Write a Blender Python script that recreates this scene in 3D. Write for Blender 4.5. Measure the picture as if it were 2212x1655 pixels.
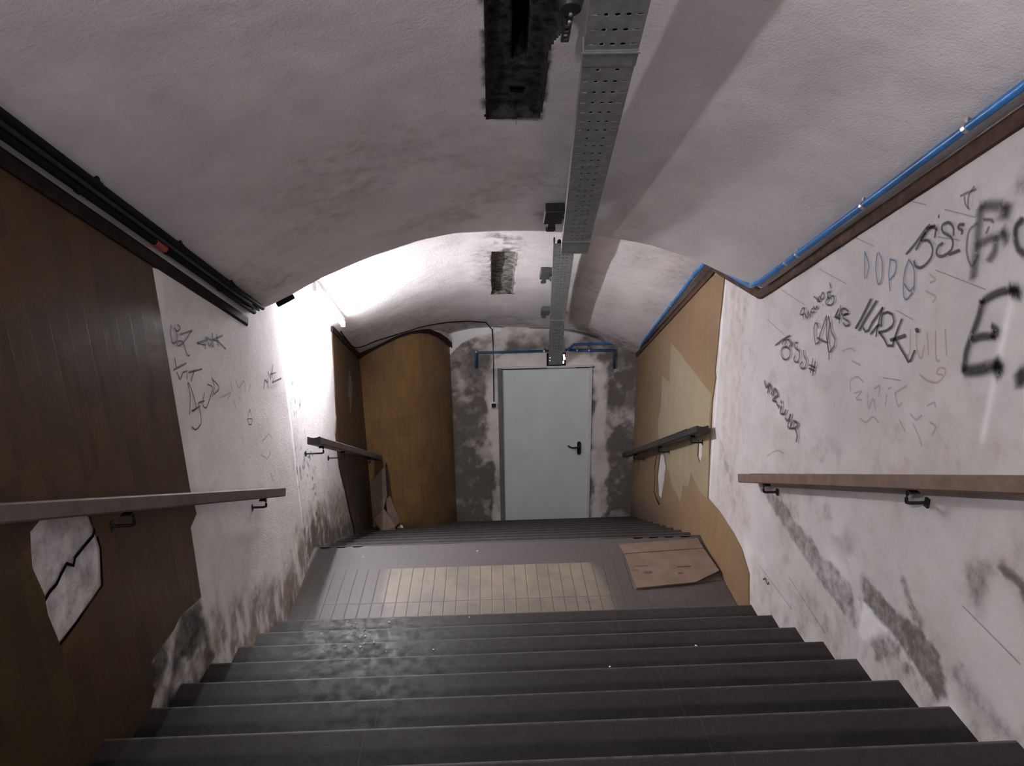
import bpy, bmesh, math, random
import numpy as np
from mathutils import Vector, Matrix, geometry
random.seed(7); rng = np.random.RandomState(3)
for o in list(bpy.data.objects): bpy.data.objects.remove(o)
S = bpy.context.scene; COL = S.collection

# ------------------------------------------------------------------ camera
W, H = 2212, 1655
FPX = 1590.26
CAM = np.array([-0.06206, -3.84458, 2.93216])
Fv = np.array([0.03022, 0.94696, -0.31992]); Fv /= np.linalg.norm(Fv)
Rv = np.array([0.99923, -0.03664, -0.01404]); Rv -= Fv*(Rv@Fv); Rv /= np.linalg.norm(Rv)
Uv = np.cross(Rv, Fv)
cd = bpy.data.cameras.new('camera'); cam = bpy.data.objects.new('camera', cd); COL.objects.link(cam)
cd.sensor_fit = 'HORIZONTAL'; cd.sensor_width = 36; cd.lens = FPX/W*36; cd.clip_start = .02; cd.clip_end = 60
M = Matrix.Identity(4)
for i in range(3):
    M[i][0] = Rv[i]; M[i][1] = Uv[i]; M[i][2] = -Fv[i]; M[i][3] = CAM[i]
cam.matrix_world = M
S.camera = cam
S.cycles.diffuse_bounces = 8; S.cycles.max_bounces = 12

# ------------------------------------------------------------------ exposure, world
S.view_settings.view_transform = 'Standard'; S.view_settings.look = 'None'
S.view_settings.gamma = 1; S.view_settings.use_curve_mapping = False
S.view_settings.exposure = 2.22
wd = bpy.data.worlds.new('world'); S.world = wd; wd.use_nodes = True
bg = wd.node_tree.nodes['Background']
bg.inputs[0].default_value = (0.90, 0.92, 1.0, 1); bg.inputs[1].default_value = 0.6   # dim light coming down from the stair mouth
TUBE_POWER = 98.0            # fluorescent tube by the landing
REAR_POWER = 300.0             # its twin farther up the stair, behind the viewer

# ------------------------------------------------------------------ pixel -> point on a real surface
def ray(u, v): return Fv + Rv*(u-W/2)/FPX - Uv*(v-H/2)/FPX
def on(ax, c, u, v):
    d = ray(u, v); t = (c-CAM[ax])/d[ax]; return CAM + d*t

# ------------------------------------------------------------------ building form
XL, XR = -1.413, 1.528
YB = -6.6                      # top of the stair behind the viewer
YD = 4.25                      # door wall
TR, RS, RS2 = .30, .143, .15   # tread, riser (upper / lower flight)
YL = 1.09                      # far edge of the landing
PX = np.array([-1.60,-1.441,-1.265,-1.128,-1.019,-.86,-.702,-.444,-.239,.015,.27,.577,.837,1.102,1.28,1.508,1.75])
PZ = np.array([1.935,1.985,2.045,2.113,2.174,2.243,2.303,2.382,2.423,2.434,2.424,2.393,2.342,2.255,2.172,2.085,1.985])
_xs = np.linspace(-1.6, 1.75, 336); _zs = np.interp(_xs, PX, PZ)
_k = np.hanning(25); _k /= _k.sum(); _pad = np.pad(_zs, 12, mode='reflect', reflect_type='odd'); _zs = np.convolve(_pad, _k, 'valid')
def xr(y): return XR + (0.127*np.clip((np.asarray(y, float)-1.0)/(YD-1.0), 0, 1.2))
def drop(y):
    y = np.asarray(y, float)
    return np.where(y < .25, .49*(.25-y), np.where(y > 1.15, -.503*(y-1.15), 0.0))
def vz(x, y):
    x = np.asarray(x, float); xx = np.where(x > 0, x*XR/xr(y), x)
    return np.interp(xx, _xs, _zs) + drop(y)
def ZR(y):
    y = np.asarray(y, float)
    return np.where(y < .3, 2.005+.485*(.3-y), np.where(y > 1.2, 2.0-.5*(y-1.2), 2.008))
def ZL(y):
    y = np.asarray(y, float)
    return np.where(y < .17, 1.945+.5*(.17-y), np.where(y > 1.13, 1.965-.51*(y-1.13), 1.955))
def floorz(y):
    if y < 0: return (math.floor(-y/TR)+1)*RS
    if y < YL: return 0.0
    return -RS2*min(11, math.floor((y-YL)/TR)+1)
def onv(u, v, off=0.0):
    d = ray(u, v); t = np.linspace(.6, 12, 8000); P = CAM + d*t[:, None]
    g = vz(P[:, 0], P[:, 1]) - off - P[:, 2]
    i = np.where((g[:-1] > 0) & (g[1:] <= 0))[0]
    return P[i[0]] if len(i) else None
def onR(u, v, off=0.0):
    "point on the right wall (it widens a little beyond the landing)"
    P = on(0, XR-off, u, v)
    for _ in range(6): P = on(0, float(xr(P[1]))-off, u, v)
    return P
def onL(u, v, off=0.0): return on(0, XL+off, u, v)

# ------------------------------------------------------------------ noise on arrays
_lat = rng.rand(64, 64, 3)
def vnoise(x, y, k=0):
    xi = np.floor(x).astype(int); yi = np.floor(y).astype(int); fx = x-xi; fy = y-yi
    fx = fx*fx*(3-2*fx); fy = fy*fy*(3-2*fy)
    g = lambda a, b: _lat[a % 64, b % 64, k]
    return (g(xi, yi)*(1-fx)+g(xi+1, yi)*fx)*(1-fy)+(g(xi, yi+1)*(1-fx)+g(xi+1, yi+1)*fx)*fy
def fbm(x, y, f=4, o=4, k=0):
    s = 0; a = .5; t = 0
    for i in range(o):
        s = s+a*vnoise(x*f+17*i, y*f+31*i, k); t += a; a *= .55; f *= 2.03
    return s/t
def sst(a, b, x):
    t = np.clip((x-a)/(b-a), 0, 1); return t*t*(3-2*t)
def polysd(X, Y, poly):
    "signed distance, positive inside"
    d = np.full(X.shape, 1e9); ins = np.zeros(X.shape, bool); n = len(poly)
    for i in range(n):
        ax, ay = poly[i][:2]; bx, by = poly[(i+1) % n][:2]
        ex, ey = bx-ax, by-ay; L2 = ex*ex+ey*ey+1e-12
        t = np.clip(((X-ax)*ex+(Y-ay)*ey)/L2, 0, 1)
        d = np.minimum(d, np.hypot(X-ax-t*ex, Y-ay-t*ey))
        c = ((ay > Y) != (by > Y)) & (X < (bx-ax)*(Y-ay)/((by-ay)+1e-12)+ax); ins ^= c
    return np.where(ins, d, -d)
def linesd(X, Y, pts):
    d = np.full(X.shape, 1e9)
    for a, b in zip(pts[:-1], pts[1:]):
        ex, ey = b[0]-a[0], b[1]-a[1]; L2 = ex*ex+ey*ey+1e-12
        t = np.clip(((X-a[0])*ex+(Y-a[1])*ey)/L2, 0, 1)
        d = np.minimum(d, np.hypot(X-a[0]-t*ex, Y-a[1]-t*ey))
    return d

# ------------------------------------------------------------------ materials
class NT:
    def __init__(s, name):
        s.m = bpy.data.materials.new(name); s.m.use_nodes = True; s.t = s.m.node_tree
        s.b = s.t.nodes['Principled BSDF']; s.l = s.t.links
    def n(s, ty, **k):
        x = s.t.nodes.new(ty)
        for a, v in k.items(): setattr(x, a, v)
        return x
    def put(s, sock, v):
        if v is None: return
        if hasattr(v, 'is_output'): s.l.new(v, sock)
        elif isinstance(v, (tuple, list)) and len(v) == 3 and sock.type == 'RGBA': sock.default_value = (*v, 1)
        else: sock.default_value = v
    def math(s, op, a, b=None, c=None, clamp=False):
        x = s.n('ShaderNodeMath', operation=op); x.use_clamp = clamp
        s.put(x.inputs[0], a); s.put(x.inputs[1], b); s.put(x.inputs[2], c); return x.outputs[0]
    def pos(s, scale=(1, 1, 1)):
        g = s.n('ShaderNodeNewGeometry'); mp = s.n('ShaderNodeMapping'); s.l.new(g.outputs['Position'], mp.inputs[0])
        mp.inputs['Scale'].default_value = scale; return mp.outputs[0]
    def noise(s, vec, sc, det=4, rough=.6, dist=0):
        x = s.n('ShaderNodeTexNoise'); s.put(x.inputs['Vector'], vec); x.inputs['Scale'].default_value = sc
        x.inputs['Detail'].default_value = det; x.inputs['Roughness'].default_value = rough; x.inputs['Distortion'].default_value = dist
        return x.outputs[0]
    def ramp(s, f, a, b, c0=0.0, c1=1.0):
        x = s.n('ShaderNodeMapRange'); x.clamp = True; x.interpolation_type = 'SMOOTHSTEP'
        s.put(x.inputs[0], f); x.inputs[1].default_value = a; x.inputs[2].default_value = b; x.inputs[3].default_value = c0; x.inputs[4].default_value = c1
        return x.outputs[0]
    def mix(s, f, a, b, mode='MIX'):
        x = s.n('ShaderNodeMix', data_type='RGBA', blend_type=mode)
        s.put(x.inputs[0], f); s.put(x.inputs[6], a); s.put(x.inputs[7], b); return x.outputs[2]
    def attr(s, n):
        x = s.n('ShaderNodeAttribute'); x.attribute_name = n; return x.outputs['Fac']
    def bump(s, h, st=.3, d=.01):
        x = s.n('ShaderNodeBump'); s.put(x.inputs['Height'], h); x.inputs['Strength'].default_value = st; x.inputs['Distance'].default_value = d
        s.l.new(x.outputs[0], s.b.inputs['Normal'])
    def out(s, col=None, rough=None, metal=None, spec=None):
        s.put(s.b.inputs['Base Color'], col); s.put(s.b.inputs['Roughness'], rough); s.put(s.b.inputs['Metallic'], metal)
        if spec is not None: s.b.inputs['Specular IOR Level'].default_value = spec
        return s.m

def plain(name, col, rough=.6, metal=0, var=.25, sc=30, spec=.4, bump=0):
    t = NT(name); nz = t.noise(t.pos(), sc)
    lo = tuple(c*(1-var) for c in col); hi = tuple(min(1, c*(1+var)) for c in col)
    c = t.mix(t.ramp(nz, .3, .7), lo, hi)
    if bump: t.bump(nz, bump, .004)
    return t.out(c, rough, metal, spec)

def m_plaster(name, clean=(.66, .62, .61), dirty=(.13, .115, .105), stain=(.33, .27, .215), raw=(.045, .042, .038), da=2.4):
    """painted plaster; vertex attributes: dirt (dark grime), stain (brown wash), pale (fresh white paint), raw (bare concrete)"""
    t = NT(name); p = t.pos()
    n1 = t.noise(p, 3.2, 5, .6, .4); n2 = t.noise(p, 14, 5, .65); n3 = t.noise(p, 95, 3, .7)
    base = t.mix(t.ramp(n1, .3, .72), tuple(c*.90 for c in clean), tuple(c*1.05 for c in clean))
    base = t.mix(t.ramp(n2, .52, .75, 0, .30), base, tuple(c*.72 for c in clean))
    base = t.mix(t.ramp(n3, .66, .78, 0, .25), base, tuple(c*.55 for c in clean))
    def msk(a, amp, nz): return t.ramp(t.math('ADD', t.attr(a), t.math('MULTIPLY', t.math('SUBTRACT', nz, .5), t.math('MULTIPLY', amp, t.math('MULTIPLY', t.attr(a), t.math('SUBTRACT', 1.6, t.attr(a)))))), 0.02, .98)
    base = t.mix(msk('pale', .9, n2), base, (.78, .755, .75))
    base = t.mix(msk('stain', 2.2, n2), base, stain)
    base = t.mix(msk('dirt', da, n2), base, dirty)
    base = t.mix(msk('raw', 2.0, n1), base, t.mix(t.ramp(n2, .35, .65), raw, tuple(c*3.6 for c in raw)))
    h = t.math('ADD', t.math('MULTIPLY', n2, .6), t.math('MULTIPLY', n3, .5))
    t.bump(h, .35, .012)
    return t.out(base, .82, 0, .25)

def m_tile(name, c1=(.25, .135, .048), c2=(.185, .098, .036), joint=(.035, .024, .016), rough=.33, spec=.45):
    t = NT(name); u = t.attr('tu'); v = t.attr('tv')
    U = t.math('DIVIDE', u, .10); V = t.math('DIVIDE', v, .21)
    fu = t.math('FRACT', U); fv = t.math('FRACT', V)
    cu = t.math('FLOOR', U); cv = t.math('FLOOR', V)
    ju = t.math('MAXIMUM', t.ramp(fu, .0, .018, 1, 0), t.ramp(fu, .982, 1.0, 0, 1))
    jv = t.math('MAXIMUM', t.ramp(fv, .0, .010, 1, 0), t.ramp(fv, .99, 1.0, 0, 1))
    cb = t.n('ShaderNodeCombineXYZ'); t.put(cb.inputs[0], cu); t.put(cb.inputs[1], cv)
    wn = t.n('ShaderNodeTexWhiteNoise', noise_dimensions='2D'); t.l.new(cb.outputs[0], wn.inputs['Vector'])
    col = t.mix(wn.outputs['Value'], c1, c2)
    st = t.noise(t.pos((6, 6, .8)), 5, 4); fine = t.noise(t.pos(), 40, 4)
    col = t.mix(t.ramp(st, .35, .7, 0, .55), col, tuple(c*1.25 for c in c1))
    col = t.mix(t.ramp(fine, .5, .8, 0, .35), col, tuple(c*.6 for c in c2))
    big = t.noise(t.pos(), 1.6, 4)
    col = t.mix(t.ramp(big, .55, .75, 0, .45), col, tuple(c*1.0 for c in (c2[0]*.9, c2[1]*1.15, c2[2]*1.0)))
    jm = t.math('MAXIMUM', t.math('MULTIPLY', ju, .35), t.math('MULTIPLY', jv, .6))
    col = t.mix(t.math('MULTIPLY', t.attr('grime'), t.ramp(fine, .25, .6, .55, 1)), col, (.035, .03, .024))
    col = t.mix(jm, col, joint)
    t.bump(t.math('SUBTRACT', t.math('MULTIPLY', wn.outputs['Value'], .15), jm), .16, .003)
    t.put(t.b.inputs['Roughness'], t.ramp(st, .3, .8, rough, rough+.22))
    return t.out(col, None, 0, spec)

def m_floor(name):
    t = NT(name); g = t.n('ShaderNodeNewGeometry'); sp = t.n('ShaderNodeSeparateXYZ'); t.l.new(g.outputs['Position'], sp.inputs[0])
    x, y = sp.outputs[0], sp.outputs[1]
    fx = t.math('FRACT', t.math('DIVIDE', t.math('ADD', x, 8.0), .08))
    jx = t.math('MAXIMUM', t.ramp(fx, .0, .07, 1, 0), t.ramp(fx, .93, 1, 0, 1))
    fy = t.math('ABSOLUTE', t.math('SUBTRACT', y, .343)); jy = t.ramp(fy, .002, .006, 1, 0)
    intile = t.ramp(y, .748, .752, 1, 0)
    n1 = t.noise(t.pos(), 5, 5); n2 = t.noise(t.pos(), 45, 4)
    tile = t.mix(t.ramp(n2, .3, .7), (.062, .053, .049), (.080, .069, .064))
    w = t.ramp(t.math('ADD', t.attr('wear'), t.math('MULTIPLY', t.math('SUBTRACT', n1, .5), 1.3)), .25, .80)
    tile = t.mix(w, tile, t.mix(t.ramp(n1, .4, .65), (.180, .150, .110), (.128, .108, .086)))
    jm = t.math('MAXIMUM', jx, jy)
    tile = t.mix(t.math('MULTIPLY', jm, .85), tile, (.065, .052, .048))
    slab = t.mix(t.ramp(n2, .3, .7), (.060, .052, .050), (.078, .068, .065))
    slab = t.mix(t.ramp(n1, .45, .75, 0, .4), slab, (.062, .053, .051))
    jl = t.ramp(t.math('ABSOLUTE', t.math('SUBTRACT', x, t.math('ADD', .56, t.math('MULTIPLY', t.math('SUBTRACT', y, 1.1), .06)))), .002, .006, .8, 0)
    slab = t.mix(jl, slab, (.06, .05, .045))
    c = t.mix(intile, slab, tile)
    c = t.mix(t.attr('dirt'), c, (.05, .042, .038))  # dirt mask, with painted shade along the left wall
    t.bump(t.math('SUBTRACT', t.math('MULTIPLY', n2, .3), t.math('MULTIPLY', intile, jm)), .4, .004)
    return t.out(c, .55, 0, .4)

def m_step(name):
    t = NT(name); tc = t.n('ShaderNodeTexCoord'); sp = t.n('ShaderNodeSeparateXYZ'); t.l.new(tc.outputs['Object'], sp.inputs[0])
    n1 = t.noise(t.pos(), 3.5, 5); n2 = t.noise(t.pos(), 160, 3, .7); n3 = t.noise(t.pos((1, 1, 1)), 22, 4)
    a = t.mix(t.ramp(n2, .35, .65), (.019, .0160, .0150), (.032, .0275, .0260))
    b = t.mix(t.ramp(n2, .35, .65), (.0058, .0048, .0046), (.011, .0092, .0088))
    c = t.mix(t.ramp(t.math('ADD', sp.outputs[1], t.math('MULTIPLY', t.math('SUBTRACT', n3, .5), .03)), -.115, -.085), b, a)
    c = t.mix(t.ramp(n1, .5, .75, 0, .35), c, (.028, .023, .0215))
    jx = t.math('MINIMUM', t.math('ABSOLUTE', t.math('SUBTRACT', sp.outputs[0], .64)), t.math('ABSOLUTE', t.math('ADD', sp.outputs[0], .52)))
    c = t.mix(t.ramp(jx, .001, .003, .28, 0), c, (.08, .07, .066))
    nose_edge = t.math('MULTIPLY', t.ramp(sp.outputs[1], -.022, -.004), t.ramp(sp.outputs[2], -.03, -.005))
    c = t.mix(t.math('MULTIPLY', nose_edge, t.ramp(n3, .35, .6, .2, .8)), c, (.14, .125, .122))  # paler line along the nose edge
    t.bump(n2, .25, .003)
    t.put(t.b.inputs['Roughness'], t.ramp(n3, .3, .7, .46, .70))
    return t.out(c, None, 0, .26)

def m_paint(name, col, a=1.0, soft=.35, brk=.0):
    t = NT(name); m = t.m
    n = t.noise(t.pos(), 60, 3)
    al = t.ramp(t.attr('edge'), .0, soft)
    al = t.math('MULTIPLY', al, t.ramp(n, brk-.15, brk+.15) if brk else 1.0)
    al = t.math('MULTIPLY', al, a, clamp=True)
    t.put(t.b.inputs['Alpha'], al)
    return t.out(col, .6, 0, .3)

def m_emit(name, col, st):
    t = NT(name); t.b.inputs['Emission Color'].default_value = (*col, 1); t.b.inputs['Emission Strength'].default_value = st
    return t.out((.8, .8, .8), .4)

P_CEIL = m_plaster('ceiling_plaster', clean=(.76, .70, .69), dirty=(.10, .09, .08), stain=(.30, .25, .215))
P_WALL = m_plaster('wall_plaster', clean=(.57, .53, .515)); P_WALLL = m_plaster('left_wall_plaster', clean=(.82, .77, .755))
P_DOORW = m_plaster('door_wall_plaster', da=1.1, clean=(.66, .60, .575), dirty=(.125, .110, .098), stain=(.34, .28, .24), raw=(.085, .078, .068))
TILE = m_tile('brown_glazed_tile')
TILE_L = m_tile('brown_tile_dull', c1=(.072, .038, .015), c2=(.042, .022, .0095), rough=.32, spec=.25)
TILE_R = m_tile('tan_glazed_tile', c1=(.215, .135, .070), c2=(.175, .108, .055), rough=.4)
TILE_CL = m_tile('washed_tan_tile', c1=(.28, .228, .145), c2=(.24, .19, .118), rough=.4)
FLOOR = m_floor('landing_floor'); STEP = m_step('stone_step')
TRIMM = plain('dark_brown_trim', (.070, .038, .026), .75, 0, .35, 18, .15)
TRIMB = plain('blackish_trim', (.018, .013, .011), .75, 0, .35, 18, .15)
WOOD_R = plain('handrail_wood', (.150, .092, .064), .6, 0, .18, 12)
WOOD_L = plain('handrail_grey_brown', (.120, .098, .090), .65, 0, .15, 12)
WOOD_D = plain('handrail_dark', (.014, .012, .011), .5, 0, .2, 12)
BLACK = plain('black_iron', (.012, .011, .011), .45, .2, .2)
BLUE = plain('blue_pipe', (.022, .15, .40), .35, 0, .25, 8)
BLUED = plain('blue_pipe_dusty', (.02, .075, .17), .45, 0, .3, 8)
GALV = plain('galvanised_steel', (.29, .29, .295), .48, .45, .18, 25)
CLIP = plain('bright_steel_clip', (.6, .6, .58), .3, .9, .1)
GREENP = plain('grey_green_pipe', (.035, .045, .040), .7, 0, .2, 30, .2)
BLACKP = plain('black_cable', (.008, .008, .008), .8, 0, .2, 30, .15)
REDT = plain('red_tape', (.35, .06, .04), .5, 0, .15)
CARD = plain('cardboard', (.165, .112, .084), .8, 0, .14, 9, .2)
CARD2 = plain('cardboard_dusty', (.125, .088, .066), .8, 0, .14, 9, .2)
DOORM = plain('door_grey_paint', (.60, .63, .635), .42, 0, .04, 3)
FRAME = plain('door_frame_grey', (.13, .132, .128), .45, 0, .08, 5)
FRAMEP = plain('door_frame_pale', (.58, .555, .53), .45, 0, .08, 5)
WHITEP = plain('white_plastic', (.7, .7, .68), .4, 0, .05)
PAPER = plain('white_paper', (.62, .6, .57), .8, 0, .1)
RAWC = plain('raw_concrete_recess', (.034, .032, .027), .9, 0, .75, 26, .1, .6)
RAWD = plain('bare_concrete_patch', (.16, .15, .135), .9, 0, .75, 22, .1, .6)
HOLE = plain('cavity_dark', (.004, .004, .004), .9, 0, .3, 20, .05)
TUBE = m_emit('tube_glow', (.93, .94, 1.0), TUBE_POWER)
TUBE2 = m_emit('tube_glow_upper', (.98, .95, 1.0), REAR_POWER)
GLOW = m_emit('light_beyond_wall', (1, .98, .95), 4.0)
t = NT('glass_shard'); t.b.inputs['Transmission Weight'].default_value = 0; GLASS = t.out((.95, .97, 1.0), .08, 0, 1.0)  # bright white base colour stands in for glints on the glass

# ------------------------------------------------------------------ mesh helpers
def link(name, me, mat, parent=None, mats=None):
    o = bpy.data.objects.new(name, me); COL.objects.link(o)
    for m_ in (mats or [mat]): me.materials.append(m_)
    if parent: o.parent = parent
    return o
def tag(o, label=None, cat=None, group=None, kind=None):
    if label: o['label'] = label
    if cat: o['category'] = cat
    if group: o['group'] = group
    if kind: o['kind'] = kind
    return o
def empty(name, loc=(0, 0, 0)):
    o = bpy.data.objects.new(name, None); COL.objects.link(o); o.location = [float(v) for v in loc]; o.empty_display_size = .05; return o
def off(o, root):
    "give a world-space mesh a local frame under its root"
    o.data.transform(Matrix.Translation(-root.location)); return o
def pydata(V, Fc, smooth=False):
    me = bpy.data.meshes.new('m'); me.from_pydata([tuple(map(float, v)) for v in V], [], [tuple(map(int, f)) for f in Fc]); me.update()
    if smooth: me.polygons.foreach_set('use_smooth', [True]*len(me.polygons))
    return me
def grid(name, P, mat, parent=None, attrs=None, smooth=True, drop_=None, mats=None, mi=None, flip=False):
    n, m = P.shape[:2]; idx = np.arange(n*m).reshape(n, m)
    f = np.stack([idx[:-1, :-1], idx[1:, :-1], idx[1:, 1:], idx[:-1, 1:]], -1).reshape(-1, 4)
    if flip: f = f[:, ::-1]
    keep = np.ones(len(f), bool)
    if drop_ is not None: keep = ~drop_.reshape(-1)
    me = pydata(P.reshape(-1, 3), f[keep], smooth)
    for k, a in (attrs or {}).items():
        at = me.attributes.new(k, 'FLOAT', 'POINT'); at.data.foreach_set('value', np.clip(a, -100, 100).reshape(-1).astype(np.float32))
    o = link(name, me, mat, parent, mats)
    if mi is not None: me.polygons.foreach_set('material_index', mi.reshape(-1)[keep].astype(np.int32))
    return o
def bm_obj(name, bm, mat, parent=None, smooth=False, mats=None):
    me = bpy.data.meshes.new(name); bm.normal_update(); bm.to_mesh(me); bm.free()
    if smooth: me.polygons.foreach_set('use_smooth', [True]*len(me.polygons))
    return link(name, me, mat, parent, mats)
def add_box(bm, c, s, rot=None, mi=0):
    r = bmesh.ops.create_cube(bm, size=1); vs = r['verts']
    Mx = Matrix.Translation(Vector([float(x) for x in c])) @ (rot.to_4x4() if rot else Matrix.Identity(4)) @ Matrix.Diagonal((*[float(x) for x in s], 1))
    bmesh.ops.transform(bm, matrix=Mx, verts=vs)
    for v in vs:
        for f in v.link_faces: f.material_index = mi
    return vs
def bevel(bm, w=.004, seg=2):
    bmesh.ops.bevel(bm, geom=bm.edges[:], offset=w, segments=seg, affect='EDGES', profile=.6)
def sweep(bm, pts, prof, up=(0, 0, 1), closed=True, cap=True, mi=0):
    "profile (a,b) pairs swept along pts; a along side axis, b along up axis"
    pts = [Vector([float(c) for c in p]) for p in pts]; rings = []; n = len(pts); up = Vector(up)
    for i, p in enumerate(pts):
        d0 = (pts[i]-pts[i-1]).normalized() if i else None; d1 = (pts[i+1]-pts[i]).normalized() if i < n-1 else None
        d = ((d0 or d1)+(d1 or d0)).normalized(); s = d.cross(up)
        if s.length < 1e-3: s = d.cross(Vector((1, 0, 0)))
        s.normalize(); u = s.cross(d).normalized()
        k = 1/max(.4, d.dot(d1 or d0))
        rings.append([bm.verts.new(p+s*a*k+u*b) for a, b in prof])
    m = len(prof)
    for r0, r1 in zip(rings[:-1], rings[1:]):
        for j in range(m if closed else m-1):
            f = bm.faces.new((r0[j], r0[(j+1) % m], r1[(j+1) % m], r1[j])); f.material_index = mi
    if cap and closed:
        bm.faces.new(rings[0][::-1]).material_index = mi; bm.faces.new(rings[-1]).material_index = mi
def circ(r, n=10): return [(r*math.cos(2*math.pi*i/n), r*math.sin(2*math.pi*i/n)) for i in range(n)]
def tube(name, pts, r, mat, parent=None, n=10):
    bm = bmesh.new(); sweep(bm, pts, circ(r, n)); bmesh.ops.recalc_face_normals(bm, faces=bm.faces)
    return bm_obj(name, bm, mat, parent, True)
def catmull(p, n=6):
    p = [np.asarray(q, float) for q in p]
    if len(p) < 3: return p
    q = [2*p[0]-p[1]]+p+[2*p[-1]-p[-2]]; out = []
    for i in range(1, len(q)-2):
        for k in range(n):
            t_ = k/n; a, b, c, d = q[i-1], q[i], q[i+1], q[i+2]
            out.append(.5*((2*b)+(-a+c)*t_+(2*a-5*b+4*c-d)*t_*t_+(-a+3*b-3*c+d)*t_**3))
    out.append(p[-1]); return out
def cladding(name, polys, xf, th, mat, parent, side, grime=None, step=.07):
    """polys in (y, z): outer + holes; laid on the wall x = xf(y), th thick, side = +1 if it faces +x"""
    def dens(po):
        o = []
        for i in range(len(po)):
            a, b = po[i], po[(i+1) % len(po)]; k = max(1, int(math.hypot(b[0]-a[0], b[1]-a[1])/step))
            for j in range(k): o.append((a[0]+(b[0]-a[0])*j/k, a[1]+(b[1]-a[1])*j/k))
        return o
    polys = [dens(p_) for p_ in polys]
    ys = [q[0] for q in polys[0]]; zs = [q[1] for q in polys[0]]
    verts = []; edges = []
    for po in polys:
        b = len(verts); verts += [Vector(q) for q in po]; edges += [(b+i, b+(i+1) % len(po)) for i in range(len(po))]
    gy = np.arange(min(ys), max(ys), .08); gz = np.arange(min(zs), max(zs), .08)
    GY, GZ = np.meshgrid(gy, gz, indexing='ij'); sd = polysd(GY, GZ, polys[0])
    for h in polys[1:]: sd = np.minimum(sd, -polysd(GY, GZ, h))
    for y, z in zip(GY[sd > .03], GZ[sd > .03]): verts.append(Vector((y, z)))
    vo, eo, fo, *_ = geometry.delaunay_2d_cdt(verts, edges, [], 0, 1e-5)
    cy = np.array([sum(vo[i].x for i in f)/len(f) for f in fo]); cz = np.array([sum(vo[i].y for i in f)/len(f) for f in fo])
    ins = polysd(cy, cz, polys[0]) > 0
    for h in polys[1:]: ins &= polysd(cy, cz, h) < 0
    bm = bmesh.new(); vy = np.array([v.x for v in vo])
    vv = [bm.verts.new((float(xf(v.x))+side*th, v.x, v.y)) for v in vo]
    for f, k in zip(fo, ins):
        if k:
            try: bm.faces.new([vv[i] for i in f])
            except ValueError: pass
    bmesh.ops.delete(bm, geom=[v for v in bm.verts if not v.link_faces], context='VERTS')
    r = bmesh.ops.extrude_edge_only(bm, edges=[e for e in bm.edges if e.is_boundary])
    for v in [g for g in r['geom'] if isinstance(g, bmesh.types.BMVert)]: v.co.x -= side*(th+.002)
    bmesh.ops.recalc_face_normals(bm, faces=bm.faces)
    o = bm_obj(name, bm, mat, parent)
    V = np.array([v.co[:] for v in o.data.vertices])
    for k, a in (('tu', V[:, 1]+10), ('tv', V[:, 2]+10-.075*V[:, 1]+.207), ('grime', grime(V[:, 1], V[:, 2]) if grime else V[:, 1]*0)):
        at = o.data.attributes.new(k, 'FLOAT', 'POINT'); at.data.foreach_set('value', a.astype(np.float32))
    return o

# ------------------------------------------------------------------ ceiling: one vaulted soffit
def axis(parts):
    o = []
    for a, b, d in parts: o += list(np.arange(a, b-1e-9, d))
    o.append(parts[-1][1]); return np.array(o)
ys = axis([(YB, -2.3, .1), (-2.3, -.85, .010), (-.85, .23, .03), (.23, .27, .008), (.27, 1.75, .04), (1.75, 3.08, .012), (3.08, YD+.02, .04)])
xs01 = axis([(-1.46, -.10, .034), (-.10, .24, .006), (.26, 1.56, .034)])
GY, GX = np.meshgrid(ys, xs01, indexing='ij')
X = np.where(GX > 0, GX*xr(GY)/XR, GX)
Z = vz(X, GY) + (fbm(X, GY, 1.3, 3)-.5)*.022 + (fbm(X, GY, 9, 2, 1)-.5)*.004
jag = (fbm(X, GY, 9, 2, 2)-.5)*.03
p1 = [(-.047, -2.25), (-.047, -.9), (.150, -.9), (.150, -1.30), (.165, -1.36), (.20, -1.40), (.20, -2.25)]
p2 = [(-.020, 1.85), (-.020, 2.98), (.172, 2.98), (.172, 1.85)]
s1 = polysd(X, GY, p1)+jag*.35; s2 = polysd(X, GY, p2)+jag*.3
rec = np.maximum(s1, s2)
depth = sst(0, .006, rec)*.035+sst(0, .05, rec)*(fbm(X, GY, 5, 2)-.4)*.02
slot = polysd(X, GY, [(.03, -2.2), (.03, -1.62), (.015, -1.6), (.015, -1.48), (.03, -1.46), (.035, -1.18), (.085, -1.17), (.092, -1.5), (.10, -1.62), (.10, -2.2)])+jag*.1
slit = polysd(X, GY, [(.035, -1.03), (.035, -1.0), (.092, -1.0), (.092, -1.03)])
depth = depth + sst(0, .008, slot)*.09 + sst(0, .004, slit)*.04
Z2 = Z+depth
fc = lambda a: (a[:-1, :-1]+a[1:, :-1]+a[1:, 1:]+a[:-1, 1:])/4
mi = np.where(np.maximum(fc(slot), fc(slit)) > .003, 2, np.where(fc(s2) > -.006, 3, np.where(fc(s1) > -.005, 1, 0)))
dirt = .85*sst(-.035, .0, rec)*sst(.3, .6, fbm(X, GY, 14, 2))
dirt = np.maximum(dirt, .75*sst(.40, .0, np.hypot((X-.06)*1.4, (GY-1.72)*.55))*sst(.35, .6, fbm(X, GY, 10, 3)))
dirt = np.maximum(dirt, .35*sst(.26, .0, linesd(X, GY, [(-.06, 1.8), (-.06, 2.6)])))
dirt = np.maximum(dirt, .45*sst(3.45, 4.1, GY)*sst(.3, .62, fbm(X, GY, 3, 3)))
dirt = np.maximum(dirt, .5*sst(.30, .0, np.hypot((X-.34)*1.0, (GY-.02)*1.0)))
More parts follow.
